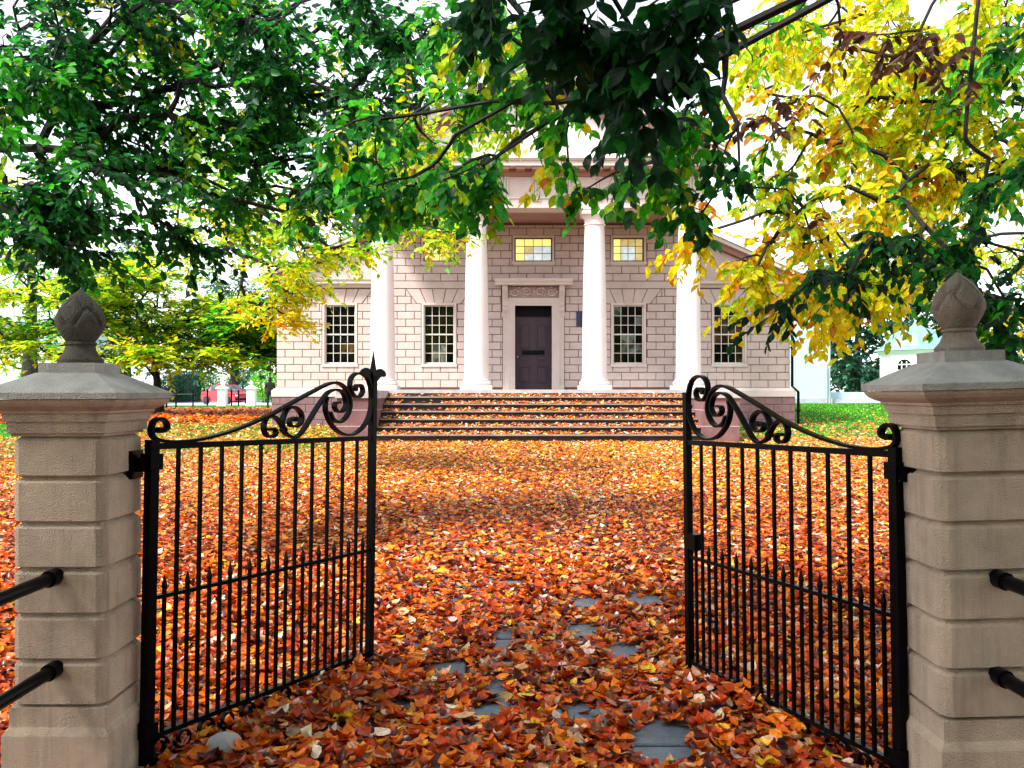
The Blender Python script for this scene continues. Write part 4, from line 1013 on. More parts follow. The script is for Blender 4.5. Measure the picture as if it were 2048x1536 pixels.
GD = [('green', 5), ('dark', 4), ('deep', 2), ('bright', 1.5)]
GM = [('green', 4), ('bright', 5), ('dark', 2), ('lime', 1.6)]
GB = [('bright', 4), ('green', 3), ('lime', 3), ('yellow', .6)]
GN = [('deep', 6), ('dark', 3)]; GNM = [('deep', 4), ('dark', 4), ('green', 2)]
YG = [('lime', 5), ('yellow', 4), ('bright', 2), ('gold', .7)]
YY = [('yellow', 7), ('gold', 1.6), ('lime', 3.5), ('orange', .4)]
YO = [('gold', 3), ('yellow', 6), ('orange', 1.3), ('lime', 1.6)]
YR = [('gold', 3), ('yellow', 3), ('orange', 2), ('brown', .4), ('lime', 2)]
BR = [('brown', 6), ('orange', .5)]

# big green tree at the left, trunk outside the frame
tree('beech_tree', 'large green leaved tree reaching over the left half with its trunk left of the frame', 'tree', (-9.2, 9.0, 0.0),
     [(-9.2, 9.0, -0.1), (-9.1, 9.0, 1.6), (-8.8, 9.1, 3.4), (-8.2, 9.2, 5.0), (-7.4, 9.3, 6.3)],
     [bl(60, 60, 8.0, 150, 90, .9, 70, GD), bl(230, 70, 8.6, 170, 90, 1.0, 90, GD+[('yellow', 1)]), bl(430, 60, 9, 150, 90, 1.0, 80, GM), bl(610, 70, 9, 130, 90, 1, 70, GD), bl(790, 40, 8.5, 110, 60, .8, 45, GD),
      bl(80, 250, 8.0, 150, 110, .9, 95, GM), bl(280, 220, 8.6, 160, 90, .9, 80, GD), bl(470, 200, 9, 150, 80, .9, 70, GD), bl(640, 220, 9, 110, 60, .9, 40, GD), bl(760, 150, 8.6, 70, 70, .6, 26, GD),
      bl(70, 400, 7.6, 140, 70, .8, 65, GD), bl(240, 390, 8.2, 160, 80, .9, 85, GD), bl(430, 320, 9, 150, 70, .9, 60, GM), bl(600, 320, 9, 120, 60, .9, 52, GD), bl(560, 400, 9, 110, 45, .9, 30, GM),
      bl(160, 470, 7.8, 140, 30, .7, 40, GD), bl(330, 470, 8.4, 80, 26, .7, 18, GD), bl(700, 330, 8.2, 80, 60, .8, 34, GD),
      bl(560, 130, 9.4, 130, 80, .8, 46, GM), bl(690, 60, 9.2, 90, 60, .7, 34, GD), bl(330, 30, 9, 130, 60, .8, 40, GM), bl(690, 170, 9, 70, 50, .6, 22, GD+[('yellow', .6)]), bl(520, 300, 9.4, 120, 60, .7, 34, GM+[('yellow', 1)]), bl(150, 150, 8.4, 130, 60, .8, 34, GD), bl(780, 90, 8.8, 60, 60, .5, 18, GD), bl(300, -160, 9, 480, 130, 2.0, 130, GD), bl(-350, 150, 8.5, 260, 330, 1.6, 110, GD)],
     0.102, M['leaf'], M['bark'], 0.50, 16, 0.30, 0, singles=300, r0=0.0048,
     extra_limbs=[[tuple(at(-500, 330, 8.9)), tuple(at(-60, 300, 8.8)), tuple(at(120, 300, 8.8)), tuple(at(200, 328, 8.7)), tuple(at(262, 372, 8.6)), tuple(at(300, 430, 8.6))],
                  [tuple(at(-300, -200, 9)), tuple(at(150, -60, 9)), tuple(at(270, 20, 9)), tuple(at(300, 140, 9)), tuple(at(330, 260, 9))],
                  [tuple(at(0, -260, 9)), tuple(at(440, -40, 9)), tuple(at(560, 120, 9)), tuple(at(650, 300, 9))]])
# yellow maple between it and the left wing
tree('maple_tree', 'small leaved yellow and lime tree hanging before the left wing of the building', 'tree', (-13.6, 16.0, 0.15),
     [(-13.6, 16.0, 0.1), (-13.5, 16.0, 2.6), (-12.9, 16, 5.0), (-11.6, 16, 7.2)],
     [bl(470, 430, 15.5, 90, 40, 1.2, 60, YG), bl(560, 500, 15.5, 110, 40, 1.2, 85, YG), bl(650, 470, 15, 90, 50, 1.2, 70, YG+[('green', 2)]), bl(520, 590, 15.5, 85, 34, 1.2, 75, YO+[('lime', 3)]), bl(430, 480, 16, 70, 30, 1, 30, YG), bl(580, 555, 15, 70, 30, 1, 45, YG), bl(610, 430, 15, 60, 60, 1, 30, YR),
      bl(730, 400, 14.5, 70, 60, 1.2, 50, GB), bl(720, 505, 14.5, 60, 28, 1.0, 32, YG), bl(800, 450, 14, 70, 40, 1.0, 55, YG+[('bright', 2)]), bl(870, 480, 13.5, 60, 24, .8, 34, YG+[('bright', 2)]), bl(760, 300, 14, 90, 50, 1.0, 60, YY), bl(850, 300, 14, 70, 40, .8, 30, YG), bl(560, 640, 15.5, 36, 18, .6, 24, YO), bl(400, 360, 16, 120, 50, 1.5, 60, GB),
      bl(450, 200, 16, 420, 120, 2.5, 110, YG), bl(-350, 300, 16, 300, 300, 3, 60, YG)],
     0.105, M['leaf'], M['bark'], 0.55, 15, 0.12, 0.35, r0=0.0055)
# layered yellow green tree behind
LT = [('lime', 6), ('yellow', 4), ('olive', 2), ('bright', 2)]; LD = [('olive', 2), ('lime', 5), ('bright', 3), ('green', 2), ('yellow', 1)]
blobs = []
r9 = random.Random(12)
for px, py, rx, n, cl in [(40,590,90,60,LT),(60,650,110,70,LD),(120,700,80,50,LT),(190,600,80,70,LT),(250,560,90,70,LT),(330,545,80,50,LT),(230,650,90,60,LD),(300,640,110,90,LT+[('yellow', 3)]),(420,610,100,80,LT+[('yellow', 4)]),(370,680,130,110,LD),(480,680,80,70,LD),(440,655,100,80,LT+[('gold', 2)]),(330,712,70,55,LT+[('gold', 1)]),(410,705,80,60,LT),(500,640,60,60,LD),(520,690,50,40,GD),(470,715,50,26,LT),(60,520,70,30,LT),(150,560,60,40,LT),(20,690,40,30,LT),(200,715,60,26,LT),(540,650,30,40,GN),(535,700,30,30,GN)]:
    blobs.append(bl(px, py, 36+r9.uniform(-2.5, 2), rx, 22, 2.0, int(n*1.9), cl))
blobs.append(bl(200, 420, 37, 350, 100, 3, 130, LT)); blobs.append(bl(-300, 560, 37, 260, 160, 4, 120, LT))
tree('layered_tree', 'spreading yellow green tree with flat layers of leaves standing on the left lawn', 'tree', tuple(at(318, 820, 37)),
     [tuple(at(318, 828, 37)), tuple(at(314, 760, 37)), tuple(at(305, 700, 37)), tuple(at(290, 640, 37))], blobs, 0.26, M['leaf'], M['bark'], 1.1, 10, 0.05, 0.75, r0=0.010)

# green beech over the gate, trunk to the right of the viewer
tree('overhanging_tree', 'green tree with big near leaves coloured as shaded and a long limb hanging into the top centre', 'tree', (5.4, 2.2, 0.0),
     [(5.4, 2.2, -0.1), (5.35, 2.2, 1.8), (5.1, 2.4, 3.4), (4.6, 2.8, 4.6)],
     [bl(1240, 0, 2.7, 150, 60, .35, 34, GNM, 1.0), bl(1330, 30, 2.6, 90, 70, .3, 22, GNM, 1.0), bl(1290, 130, 2.8, 70, 50, .3, 15, GNM, 1.0), bl(1210, 80, 2.9, 80, 60, .3, 16, GN, .9), bl(1310, 200, 2.9, 50, 30, .25, 5, GN, .9),bl(1140, 40, 2.9, 50, 40, .3, 8, GN, .9),  # near clump takes dark palettes: its shade is put into leaf colour
      bl(1250, 240, 3.3, 50, 36, .3, 6, GN+[('green', 2)], .85),
      bl(920, 20, 4.6, 90, 40, .5, 26, GN), bl(990, 50, 5.5, 110, 60, .6, 44, GM), bl(1000, 130, 5.6, 90, 50, .6, 26, GB), bl(960, 110, 5.8, 70, 40, .5, 16, YG), bl(1060, 200, 5.3, 70, 40, .5, 14, GM),
      bl(860, 330, 5.2, 80, 50, .5, 30, GM), bl(930, 300, 5.2, 60, 50, .5, 18, GM), bl(820, 370, 5.2, 70, 40, .5, 20, GM), bl(890, 385, 5.0, 50, 30, .4, 13, GM), bl(740, 340, 5.5, 70, 50, .5, 22, GM), bl(700, 270, 5.6, 60, 50, .5, 18, GM+[('gold', 1)]),
      bl(985, 335, 4.9, 30, 36, .3, 9, GM), bl(1000, 380, 4.9, 20, 20, .2, 4, GM), bl(1140, 270, 5.0, 50, 30, .4, 9, GM), bl(1150, 310, 5.0, 40, 20, .4, 5, GB), bl(1090, 110, 5.3, 60, 60, .4, 12, YG),
      bl(1270, 330, 4.8, 60, 30, .4, 12, GM), bl(1255, 365, 4.8, 36, 24, .3, 6, GM), bl(1345, 375, 4.8, 46, 36, .35, 12, GM), bl(1370, 425, 4.8, 36, 20, .25, 7, GD), bl(1390, 280, 4.8, 60, 36, .35, 16, GM), bl(1440, 300, 4.8, 40, 20, .3, 8, GD), bl(1460, 350, 4.9, 20, 16, .2, 3, GD), bl(1180, 380, 5, 30, 20, .2, 4, GM),
      bl(1350, 190, 5.0, 70, 40, .4, 8, GM), bl(1400, 220, 5.2, 50, 30, .4, 4, BR), bl(1090, 350, 5.2, 30, 20, .3, 3, YR), bl(1170, 370, 5.2, 30, 16, .3, 3, YR),bl(830, 230, 5.6, 80, 16, .4, 8, GD),
      bl(1060, 60, 7, 70, 50, .5, 18, GB), bl(1110, 230, 5.4, 46, 26, .4, 7, YG), bl(880, 240, 7, 90, 50, .5, 34, YG), bl(940, 170, 6.5, 80, 50, .5, 26, GM), bl(1010, 230, 6.8, 50, 30, .4, 10, YG), bl(1090, 150, 6.6, 60, 40, .4, 12, GB), bl(770, 240, 7.5, 60, 40, .5, 20, GB), bl(860, 160, 7.5, 70, 40, .5, 18, GD), bl(800, 300, 7, 70, 50, .5, 24, GB), bl(760, 420, 6, 60, 24, .4, 8, GM), bl(960, 60, 8, 110, 60, .5, 30, GB), bl(1050, 120, 8, 90, 60, .5, 20, YG)],
     0.082, M['leaf'], M['bark'], 0.24, 9, 0.55, 0, singles=300, r0=0.0028, big=True, rcap=0.026,
     extra_limbs=[[tuple(at(2500, -420, 3.8)), tuple(at(1900, -130, 4.6)), tuple(at(1700, -25, 4.8)), tuple(at(1560, 50, 4.9)), tuple(at(1400, 135, 5.0)), tuple(at(1290, 180, 5.1)), tuple(at(1180, 195, 5.1)), tuple(at(1080, 208, 5.2)), tuple(at(1000, 202, 5.3)), tuple(at(940, 210, 5.4)), tuple(at(850, 226, 5.5)), tuple(at(760, 238, 5.6))],
                  [tuple(at(1180, 200, 5.1)), tuple(at(1140, 250, 5.05)), tuple(at(1108, 292, 5.0))],
                  [tuple(at(1025, 205, 5.25)), tuple(at(1012, 260, 5.2)), tuple(at(990, 310, 5.1)), tuple(at(1005, 370, 5.0))],
                  [tuple(at(1600, -150, 3.0)), tuple(at(1450, -20, 2.9)), tuple(at(1340, 60, 2.8))]])
# yellow beech at the right
Y_ = lambda *a: bl(*a)
tree('golden_beech_tree', 'yellow and orange leaved tree drooping over the right side with trunk right of the frame', 'tree', (9.0, 7.6, 0.0),
     [(9.0, 7.6, -0.1), (8.95, 7.6, 2.2), (8.6, 7.5, 4.2), (7.8, 7.2, 5.8)],
     [Y_(1530, 70, 6.2, 80, 60, .6, 24, YG), Y_(1640, 60, 6.4, 100, 60, .7, 32, YO), Y_(1760, 50, 6.6, 100, 60, .7, 40, YY), Y_(1880, 70, 6.6, 100, 70, .7, 48, YY), Y_(1990, 80, 6.2, 80, 70, .7, 56, YG),
      Y_(1480, 150, 6, 70, 45, .5, 11, YG), Y_(1600, 150, 6.3, 90, 50, .6, 12, YO), Y_(1720, 170, 6.6, 100, 55, .7, 36, YY), Y_(1850, 200, 6.8, 110, 65, .8, 56, YY), Y_(1980, 210, 6.5, 90, 70, .8, 64, YG+[('green', 2)]),
      Y_(1620, 240, 6.2, 70, 45, .5, 12, YR), Y_(1740, 270, 6.6, 90, 50, .7, 33, YO), Y_(1860, 310, 7, 110, 60, .8, 51, YY), Y_(1990, 320, 6.6, 80, 60, .7, 50, YG+[('dark', 2)]),
      Y_(1570, 320, 6, 60, 50, .5, 13, GB+[('orange', 2), ('dark', 2)]), Y_(1660, 340, 6.2, 80, 50, .6, 19, YG+[('dark', 3), ('orange', 1)]), Y_(1780, 370, 6.8, 100, 50, .7, 36, YO), Y_(1620, 410, 6.1, 60, 36, .5, 10, YO+[('green', 2)]),
      Y_(1700, 430, 6.3, 80, 40, .6, 19, YR+[('green', 2)]), Y_(1840, 420, 6.9, 80, 40, .6, 24, YO),
      Y_(1445, 465, 6.3, 60, 22, .4, 16, YO), Y_(1420, 400, 6, 60, 20, .4, 4, YR), Y_(1500, 400, 6.2, 60, 30, .4, 4, YR+[('lime', 2)]), Y_(1590, 500, 6.2, 80, 24, .4, 16, YO), Y_(1535, 525, 6.1, 50, 30, .35, 16, YO), Y_(1550, 565, 6.1, 44, 22, .3, 9, YY), Y_(1570, 610, 6.1, 26, 14, .2, 5, YY),
      Y_(1600, 575, 5.8, 60, 30, .4, 22, YO+[('green', 3)]), Y_(1700, 570, 6.5, 80, 36, .5, 34, YY), Y_(1790, 560, 6.8, 80, 34, .5, 34, YY), Y_(1880, 500, 6.8, 50, 40, .5, 22, YG), Y_(1690, 600, 6.4, 60, 20, .4, 19, YO), Y_(1760, 590, 6.7, 50, 16, .4, 12, YG), Y_(1640, 580, 6.2, 40, 26, .3, 11, YO),
      Y_(1760, 480, 5.0, 80, 20, .4, 14, GN+[('green', 4)], .9), Y_(1660, 540, 5.0, 60, 22, .3, 11, GN+[('green', 4)], .9), Y_(1600, 600, 4.9, 40, 20, .2, 4, GN, .9), Y_(1880, 450, 4.9, 60, 34, .4, 11, GD, .9), Y_(1980, 500, 4.8, 60, 56, .4, 32, GD+[('deep', 2)], .9), Y_(2000, 600, 4.8, 50, 40, .4, 20, GD+[('deep', 2)], .9), Y_(2010, 680, 4.8, 40, 24, .3, 12, GD), Y_(2020, 400, 5, 40, 60, .4, 24, GD), Y_(1960, 620, 7, 60, 40, .4, 20, YO),
      Y_(1720, 60, 5.4, 120, 50, .3, 4, BR), Y_(1830, 60, 5.2, 40, 50, .3, 7, BR), Y_(1530, 205, 5.4, 60, 22, .3, 4, BR), Y_(1900, 110, 5.4, 40, 40, .3, 3, BR),
      Y_(1560, 110, 9, 110, 90, .8, 33, YO), Y_(1700, 130, 9.5, 120, 110, .8, 56, YY), Y_(1850, 130, 9.5, 120, 120, .8, 70, YY), Y_(1990, 160, 9.5, 90, 140, .8, 78, YG), Y_(1740, 300, 9.5, 130, 90, .8, 48, YO), Y_(1880, 340, 9.5, 130, 100, .8, 70, YY), Y_(1660, 420, 9.3, 110, 60, .8, 19, YO), Y_(1800, 460, 9.5, 130, 60, .8, 41, YY), Y_(1950, 460, 9.5, 90, 90, .8, 52, YY), Y_(1720, 530, 9.2, 110, 50, .7, 43, YY), Y_(1830, 520, 9.2, 60, 30, .6, 25, YY), Y_(1640, 580, 9.2, 60, 24, .5, 14, YO),
      Y_(2020, 60, 5.4, 50, 60, .4, 24, GM), Y_(1800, -150, 7, 380, 100, 1.2, 90, YY), Y_(2350, 250, 7, 240, 260, 1.2, 110, YG)],
     0.082, M['leaf'], M['bark'], 0.38, 12, 0.50, 0, singles=300, r0=0.0036, rcap=0.016,
     extra_limbs=[[tuple(at(2300, -300, 6.9)), tuple(at(1960, -150, 6.6)), tuple(at(1760, 10, 6.5)), tuple(at(1620, 60, 6.4)), tuple(at(1500, 110, 6.3))],
                  [tuple(at(2300, -300, 6.9)), tuple(at(2000, -200, 5.4)), tuple(at(1960, -20, 5.2)), tuple(at(1945, 120, 5.2)), tuple(at(1932, 250, 5.2)), tuple(at(1940, 290, 5.2)), tuple(at(2000, 330, 5.2))],
                  [tuple(at(2300, -300, 6.9)), tuple(at(1980, -120, 5.6)), tuple(at(1840, 60, 5.4)), tuple(at(1880, 130, 5.4)), tuple(at(1860, 220, 5.4)), tuple(at(1840, 300, 5.4))],
                  [tuple(at(2300, -300, 6.9)), tuple(at(1850, -100, 6.8)), tuple(at(1775, 60, 6.8)), tuple(at(1755, 180, 6.8)), tuple(at(1720, 260, 6.7)), tuple(at(1690, 330, 6.6))]])
# the crown that carries on over the viewer's head and behind
def blob3(c, r, n, cols, sf=1.0): return (c, r, n, cols, sf)
tree('unseen_tree', 'tree whose dark crown spreads above the forecourt behind and over the gate', 'tree', (-4.6, -3.4, 0.0),
     [(-4.6, -3.4, -0.1), (-4.6, -3.4, 2.2), (-4.2, -3.1, 4.2), (-3.4, -2.4, 5.6)],
     [blob3((-2.6, 1.6, 5.5), (2.8, 2.2, .8), 240, GD, 2.2), blob3((1.5, 1.2, 5.7), (2.8, 2.4, .8), 240, GD, 2.2), blob3((-5.5, -1.5, 5.2), (3, 3.4, 1.4), 300, GD, 2.2), blob3((-1, -3.5, 6), (4, 3.4, 1.2), 280, GD, 2.2), blob3((4.5, -1.5, 5.8), (3, 3.4, 1.2), 200, GD, 2.2)],
     0.12, M['leaf'], M['bark'], 0.6, 9, 0.2, 0, r0=0.006)
for i, (x, y) in enumerate([(-11, -9), (-3.5, -11), (4.5, -10), (12, -9)]):  # unseen tree row, put in behind the camera to darken the pillars
    bls = [blob3((x, y, 3.0), (3.8, 2, 1.2), 60, GD, 2.6), blob3((x, y, 5.2), (4.2, 2.5, 1.4), 80, GD, 2.6), blob3((x, y, 7.4), (3.6, 2.5, 1.3), 60, GD, 2.6)]
    tree('unseen_tree', ['unseen dense tree added for shade, far left behind the viewer', 'unseen dense tree added for shade, left behind the viewer', 'unseen dense tree added for shade, right behind the viewer', 'unseen dense tree added for shade, far right behind the viewer'][i], 'tree', (x, y, -.06),
         [(x, y, -.1), (x, y, 2.2), (x+.2, y, 4.4), (x, y, 6.5)], bls, .12, M['leaf'], M['bark'], .9, 10, .2, 0, r0=.012, group='unseen trees added behind the viewer')
hs_ = thing('unseen_brick_house', 'unseen brick house added behind the viewer to block low sky', 'building', (0, -24, -.06))  # unseen house, put in to screen low sky from the gate
M['brick'] = mat('dark_brick', (.16, .07, .05), .9, .2, 6, .3, 30)
q = MB(); wall_cells(q, -22, 22, 0, 9.5, -.4, 0, [(x-.6, x+.6, z, z+1.8) for x in range(-20, 21, 4) for z in (1.2, 5.4)]); q.box(-22, 22, -8, -7.6, 0, 9.5); q.build('wall', M['brick'], hs_)
q = MB(); q.extr([(.4, 9.5), (-8.4, 9.5), (-4, 12.5)], 'x', -22.4, 22.4); q.build('roof', M['roof'], hs_)
for x in range(-20, 21, 4):
    for z in (1.2, 5.4):
        q = MB(); q.box(x-.6, x+.6, -.2, -.15, z, z+1.8); wn = q.build('window', M['white'], hs_); q = MB(); q.box(x-.52, x+.52, -.148, -.14, z+.08, z+1.72); q.build('pane', M['pane'], wn)
# trees right, behind the hall and summerhouse
CN = [('conifer', 5), ('deep', 3), ('teal', 1)]; CT = [('teal', 4), ('conifer', 5), ('olive', 1)]
for i, (px, Y, hpx, wpx, cl, lb) in enumerate([(1712, 60, 560, 80, CN, 'dark green tree directly right of the pale hall'), (1790, 66, 500, 95, CT, 'blue green tree rising behind the summerhouse roof'),
        (1880, 70, 520, 90, CT, 'blue green tree behind the right gate pillar bud'), (1640, 72, 470, 80, CT, 'tall teal tree above the hall roof'), (2010, 68, 560, 90, CT, 'blue green tree at the far right edge behind the pillar')]):
    b0 = at(px, 790, Y); g0 = 1.05
    bls = []; r3 = random.Random(i+40)
    z_top = at(px, hpx, Y).z
    H_ = z_top - g0
    for k in range(9):
        f_ = k/8; wv = wpx*(1-.65*f_**1.4)*r3.uniform(.75, 1.1)
        bls.append(((b0.x+r3.uniform(-.4, .4)*wpx/F*Y, Y+r3.uniform(-1, 1), g0+1.4+(H_-1.6)*f_), (wv/F*Y, 2.2, H_*.10+.5), 42, cl))
    tree('background_tree', lb, 'tree', (b0.x, Y, g0), [(b0.x, Y, g0-.1), (b0.x, Y, g0+H_*.3), (b0.x+.2, Y, g0+H_*.6), (b0.x, Y, g0+H_*.85)], bls, .42, M['leaf'], M['bark'], 1.3, 9, .15, .2, group='trees behind the right lawn', r0=.016)
for i, (px, py, Y, top, wpx, cl, sz, lb) in enumerate([(60, 800, 70, 430, 130, LT+[('teal', 3)], .4, 'pale green tree far behind the left gate pillar'), (250, 800, 78, 500, 110, CT, .4, 'blue green tree far behind the layered tree'),
        (470, 800, 80, 560, 90, CT+[('olive', 3)], .4, 'hazy green tree beyond the parked car'), (572, 812, 60, 600, 46, GN, .34, 'very dark tree close beside the left corner of the building')]):
    b0 = at(px, py, Y); g0 = .66; r3 = random.Random(i+70); bls = []; H_ = at(px, top, Y).z-g0
    for k in range(8):
        f_ = k/7; bls.append(((b0.x+r3.uniform(-.3, .3)*wpx/F*Y, Y+r3.uniform(-1, 1), g0+3.4+(H_-3.4)*f_), (wpx*(1-.5*f_**2)*r3.uniform(.8, 1.1)/F*Y, 2.4, H_*.09+.5), 45, cl))
    tree('background_tree', lb, 'tree', (b0.x, Y, g0), [(b0.x, Y, g0-.1), (b0.x, Y, g0+H_*.3), (b0.x+.2, Y, g0+H_*.6), (b0.x, Y, g0+H_*.85)], bls, sz, M['leaf'], M['bark'], 1.3, 9, .15, .2, group='trees beyond the left lawn', r0=.016)
# hedge blocks and shrubs across the road
def bush(name, label, cat, c, r, n, cols, sz, boxy=False, group=None):
    p = RNG.uniform(-1, 1, (n, 3)) if boxy else RNG.normal(0, 1, (n, 3))
    if not boxy: p /= np.maximum(np.linalg.norm(p, axis=1, keepdims=True), .6); p *= RNG.uniform(.6, 1, (n, 1))
    else:
        ax_ = RNG.integers(0, 3, n); p[np.arange(n), ax_] = np.sign(p[np.arange(n), ax_])*RNG.uniform(.9, 1.02, n)
    g_ = float(ground_z(c[0], c[1])); t = thing(name, label, cat, (c[0], c[1], g_), 0, group)
    pos = p*np.array(r)[None]; pos[:, 2] += r[2]
    pos[:, 2] = np.maximum(pos[:, 2], .03)
    ax = RNG.normal(0, 1, (n, 3)); nr = RNG.normal(0, .5, (n, 3))+p
    o = mass_mesh('foliage', place(T_SMALL, pos, ax, nr, sz*RNG.uniform(.6, 1.2, n)), F_SMALL, mixcol(cols, n), M['leaf'], t); o['kind'] = 'stuff'
    q = MB()
    for k in range(5):
        a = k*1.3; q.tube([(0.1*math.cos(a), .1*math.sin(a), -.05), (r[0]*.3*math.cos(a), r[1]*.3*math.sin(a), r[2]*.9), (r[0]*.55*math.cos(a), r[1]*.5*math.sin(a), r[2]*1.5)], [.06, .04, .015], 5)
    q.build('stems', M['bark'], t)
    if boxy:
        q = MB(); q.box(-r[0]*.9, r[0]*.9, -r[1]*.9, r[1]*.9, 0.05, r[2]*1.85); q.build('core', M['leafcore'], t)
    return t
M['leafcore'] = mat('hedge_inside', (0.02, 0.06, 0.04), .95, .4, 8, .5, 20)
h = at(370, 800, 84); bush('clipped_hedge', 'dark teal clipped hedge block across the road', 'hedge', (h.x, 84), (1.25, 1.2, 1.45), 2600, CT, .17, True)
h = at(335, 800, 82); bush('rounded_shrub', 'rounded teal shrub left of the clipped hedge', 'shrub', (h.x, 82), (1.1, 1.2, 1.3), 1500, CT, .2)
h = at(415, 790, 86); bush('pale_shrub', 'pale loose shrub between the hedge and the red car', 'shrub', (h.x, 86), (1.4, 1.2, 1.7), 1700, [('teal', 4), ('lime', 1), ('bright', 1)], .22)
h = at(530, 790, 78); bush('bright_shrub', 'bright green shrub behind the standing person', 'shrub', (h.x, 78), (1.5, 1.2, 1.7), 2200, [('bright', 5), ('lime', 3)], .2)
h = at(482, 780, 90); bush('grey_green_shrub', 'grey green bush above the bonnet of the red car', 'shrub', (h.x, 90), (1.6, 1.2, 1.9), 1700, CT, .22)

# ------------------------------------------------------------------ fallen leaves
T_L = np.array([(0,0,0),(0.16,0.20,0.0),(0.42,0.32,0.0),(0.72,0.24,0.0),(1.0,0,0),(0.72,-0.24,0.0),(0.42,-0.32,0.0),(0.16,-0.20,0.0),(0.42,0,-.0),(0.72,0,-.0)])
F_L = [(0,8,2,1),(8,9,3,2),(9,4,3),(0,7,6,8),(8,6,5,9),(9,5,4)]
LP = {'rust': (0.48,0.055,0.006), 'orange': (0.76,0.165,0.006), 'maroon': (0.09,0.008,0.004), 'tan': (0.58,0.33,0.16), 'pale': (0.74,0.56,0.42), 'yellow': (0.78,0.50,0.02), 'gold': (0.80,0.34,0.02), 'brown': (0.15,0.045,0.02)}
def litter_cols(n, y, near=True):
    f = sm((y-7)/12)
    wn = np.array([4.4, 3.2, 1.6, .75, .5, .08, .6, .5]); wf = np.array([2.2, 4.4, .5, 1.3, 1.3, .9, 3.0, .2])  # species mix, plus near shade and far light put into leaf colour
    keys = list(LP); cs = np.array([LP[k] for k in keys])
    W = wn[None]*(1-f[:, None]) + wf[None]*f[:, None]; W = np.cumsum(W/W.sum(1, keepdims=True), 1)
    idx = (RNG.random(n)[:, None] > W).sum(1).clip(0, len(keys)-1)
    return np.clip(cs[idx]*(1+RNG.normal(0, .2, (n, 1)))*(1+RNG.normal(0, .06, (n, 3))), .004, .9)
# openings in the leaves where wet bluestone shows: (px, py, rx px, ry px)
GAPS = [(905,1350,52,20),(985,1432,44,22),(1155,1440,46,26),(1325,1495,62,44),(992,1385,20,22),(1162,1268,40,13),(1250,1312,34,14),(1285,1215,44,11),(1175,1218,36,10),(1003,1285,22,22),(1020,1178,38,6),(915,1462,40,10),(1212,1428,22,9),(1260,1442,16,8),(800,1425,24,12),(1165,1110,30,4),(1270,1200,14,6)]
def heap(x, y): return 0.11*np.exp(-(((x-1.35)/0.42)**2 + ((y-4.55)/0.5)**2)) + 0.07*np.exp(-(((x+1.0)/0.4)**2 + ((y-4.7)/0.6)**2))
def in_gap(x, y, z=-0.05, grow=1.0):
    px = 1024+F*x/y; py = HY+F*(EYE-z)/y; r = np.zeros(len(x), bool)
    wob = 1+.35*np.sin(px*.11)*np.cos(py*.17)+.25*np.sin(px*.043+py*.09)
    for (gx, gy, rx, ry) in GAPS:
        r |= ((px-gx)/(rx*grow))**2 + ((py-gy)/(ry*grow))**2 < wob
    return r
def scatter(name, label, n, ylo, yhi, size, halfw, T, Fq, zr=(0.012, 0.05), tilt=0.5, colsfn=litter_cols, keepfn=None, ypow=1.0, xlo=None, xhi=None):
    y = ylo+(yhi-ylo)*RNG.random(n)**ypow
    x = (RNG.uniform(-1, 1, n)*(halfw(y))) if xlo is None else RNG.uniform(xlo, xhi, n)
    gap = in_gap(x, np.maximum(y, .5)) & (y < 9)
    k = ~(gap & (RNG.random(n) < .985))
    if keepfn is not None: k &= keepfn(x, y)
    k &= ~((y > 22.3) & (x > -4.75) & (x < 6.05)); k &= ~((y > 27.55) & (x > -7.7) & (x < 9.1))
    # pillars
    for cx, cy in ((-1.822, 3.695), (1.812, 3.455)): k &= ~((abs(x-cx) < .2) & (abs(y-cy) < .2))
    x, y = x[k], y[k]; n = len(x)
    z = ground_z(x, y)+RNG.uniform(zr[0], zr[1], n)+.006+heap(x, y)*RNG.random(n)**.5
    th = RNG.uniform(0, 2*math.pi, n); ax = np.stack([np.cos(th), np.sin(th), RNG.normal(0, tilt*.6, n)], 1)
    nr = np.stack([RNG.normal(0, tilt, n), RNG.normal(0, tilt, n), np.ones(n)], 1)
    s = size*RNG.uniform(.6, 1.25, n)
    pos = np.stack([x, y, z], 1); pos -= ax/np.linalg.norm(ax, axis=1, keepdims=True)*s[:, None]*.5; pos[:, 2] = np.maximum(pos[:, 2], ground_z(pos[:, 0], pos[:, 1])+.012)
    V = place(T, pos, ax, nr, s, RNG.uniform(.75, 1.1, n)[:, None, None], RNG.normal(.3, .95, n))
    # leaves never sink below the ground
    gz_ = ground_z(V[..., 0], V[..., 1])+.008+RNG.uniform(0, .004, (n, 1)); V[..., 2] = np.maximum(V[..., 2], gz_)
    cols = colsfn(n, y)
    o = mass_mesh(name, V, Fq, cols, M['litter']); return tag(o, kind='stuff')
hw = lambda y: 0.9+0.66*y
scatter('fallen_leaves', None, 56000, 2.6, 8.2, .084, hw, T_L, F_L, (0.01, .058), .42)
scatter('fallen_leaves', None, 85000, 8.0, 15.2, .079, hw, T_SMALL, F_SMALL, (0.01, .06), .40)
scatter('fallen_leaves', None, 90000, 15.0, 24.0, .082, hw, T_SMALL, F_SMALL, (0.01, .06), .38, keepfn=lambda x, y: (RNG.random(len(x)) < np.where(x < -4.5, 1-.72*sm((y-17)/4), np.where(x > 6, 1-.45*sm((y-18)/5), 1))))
scatter('fallen_leaves', None, 9000, 22.0, 29.0, .10, None, T_SMALL, F_SMALL, (0.01, .05), .4, xlo=-13, xhi=-4, keepfn=lambda x, y: RNG.random(len(x)) < .8)
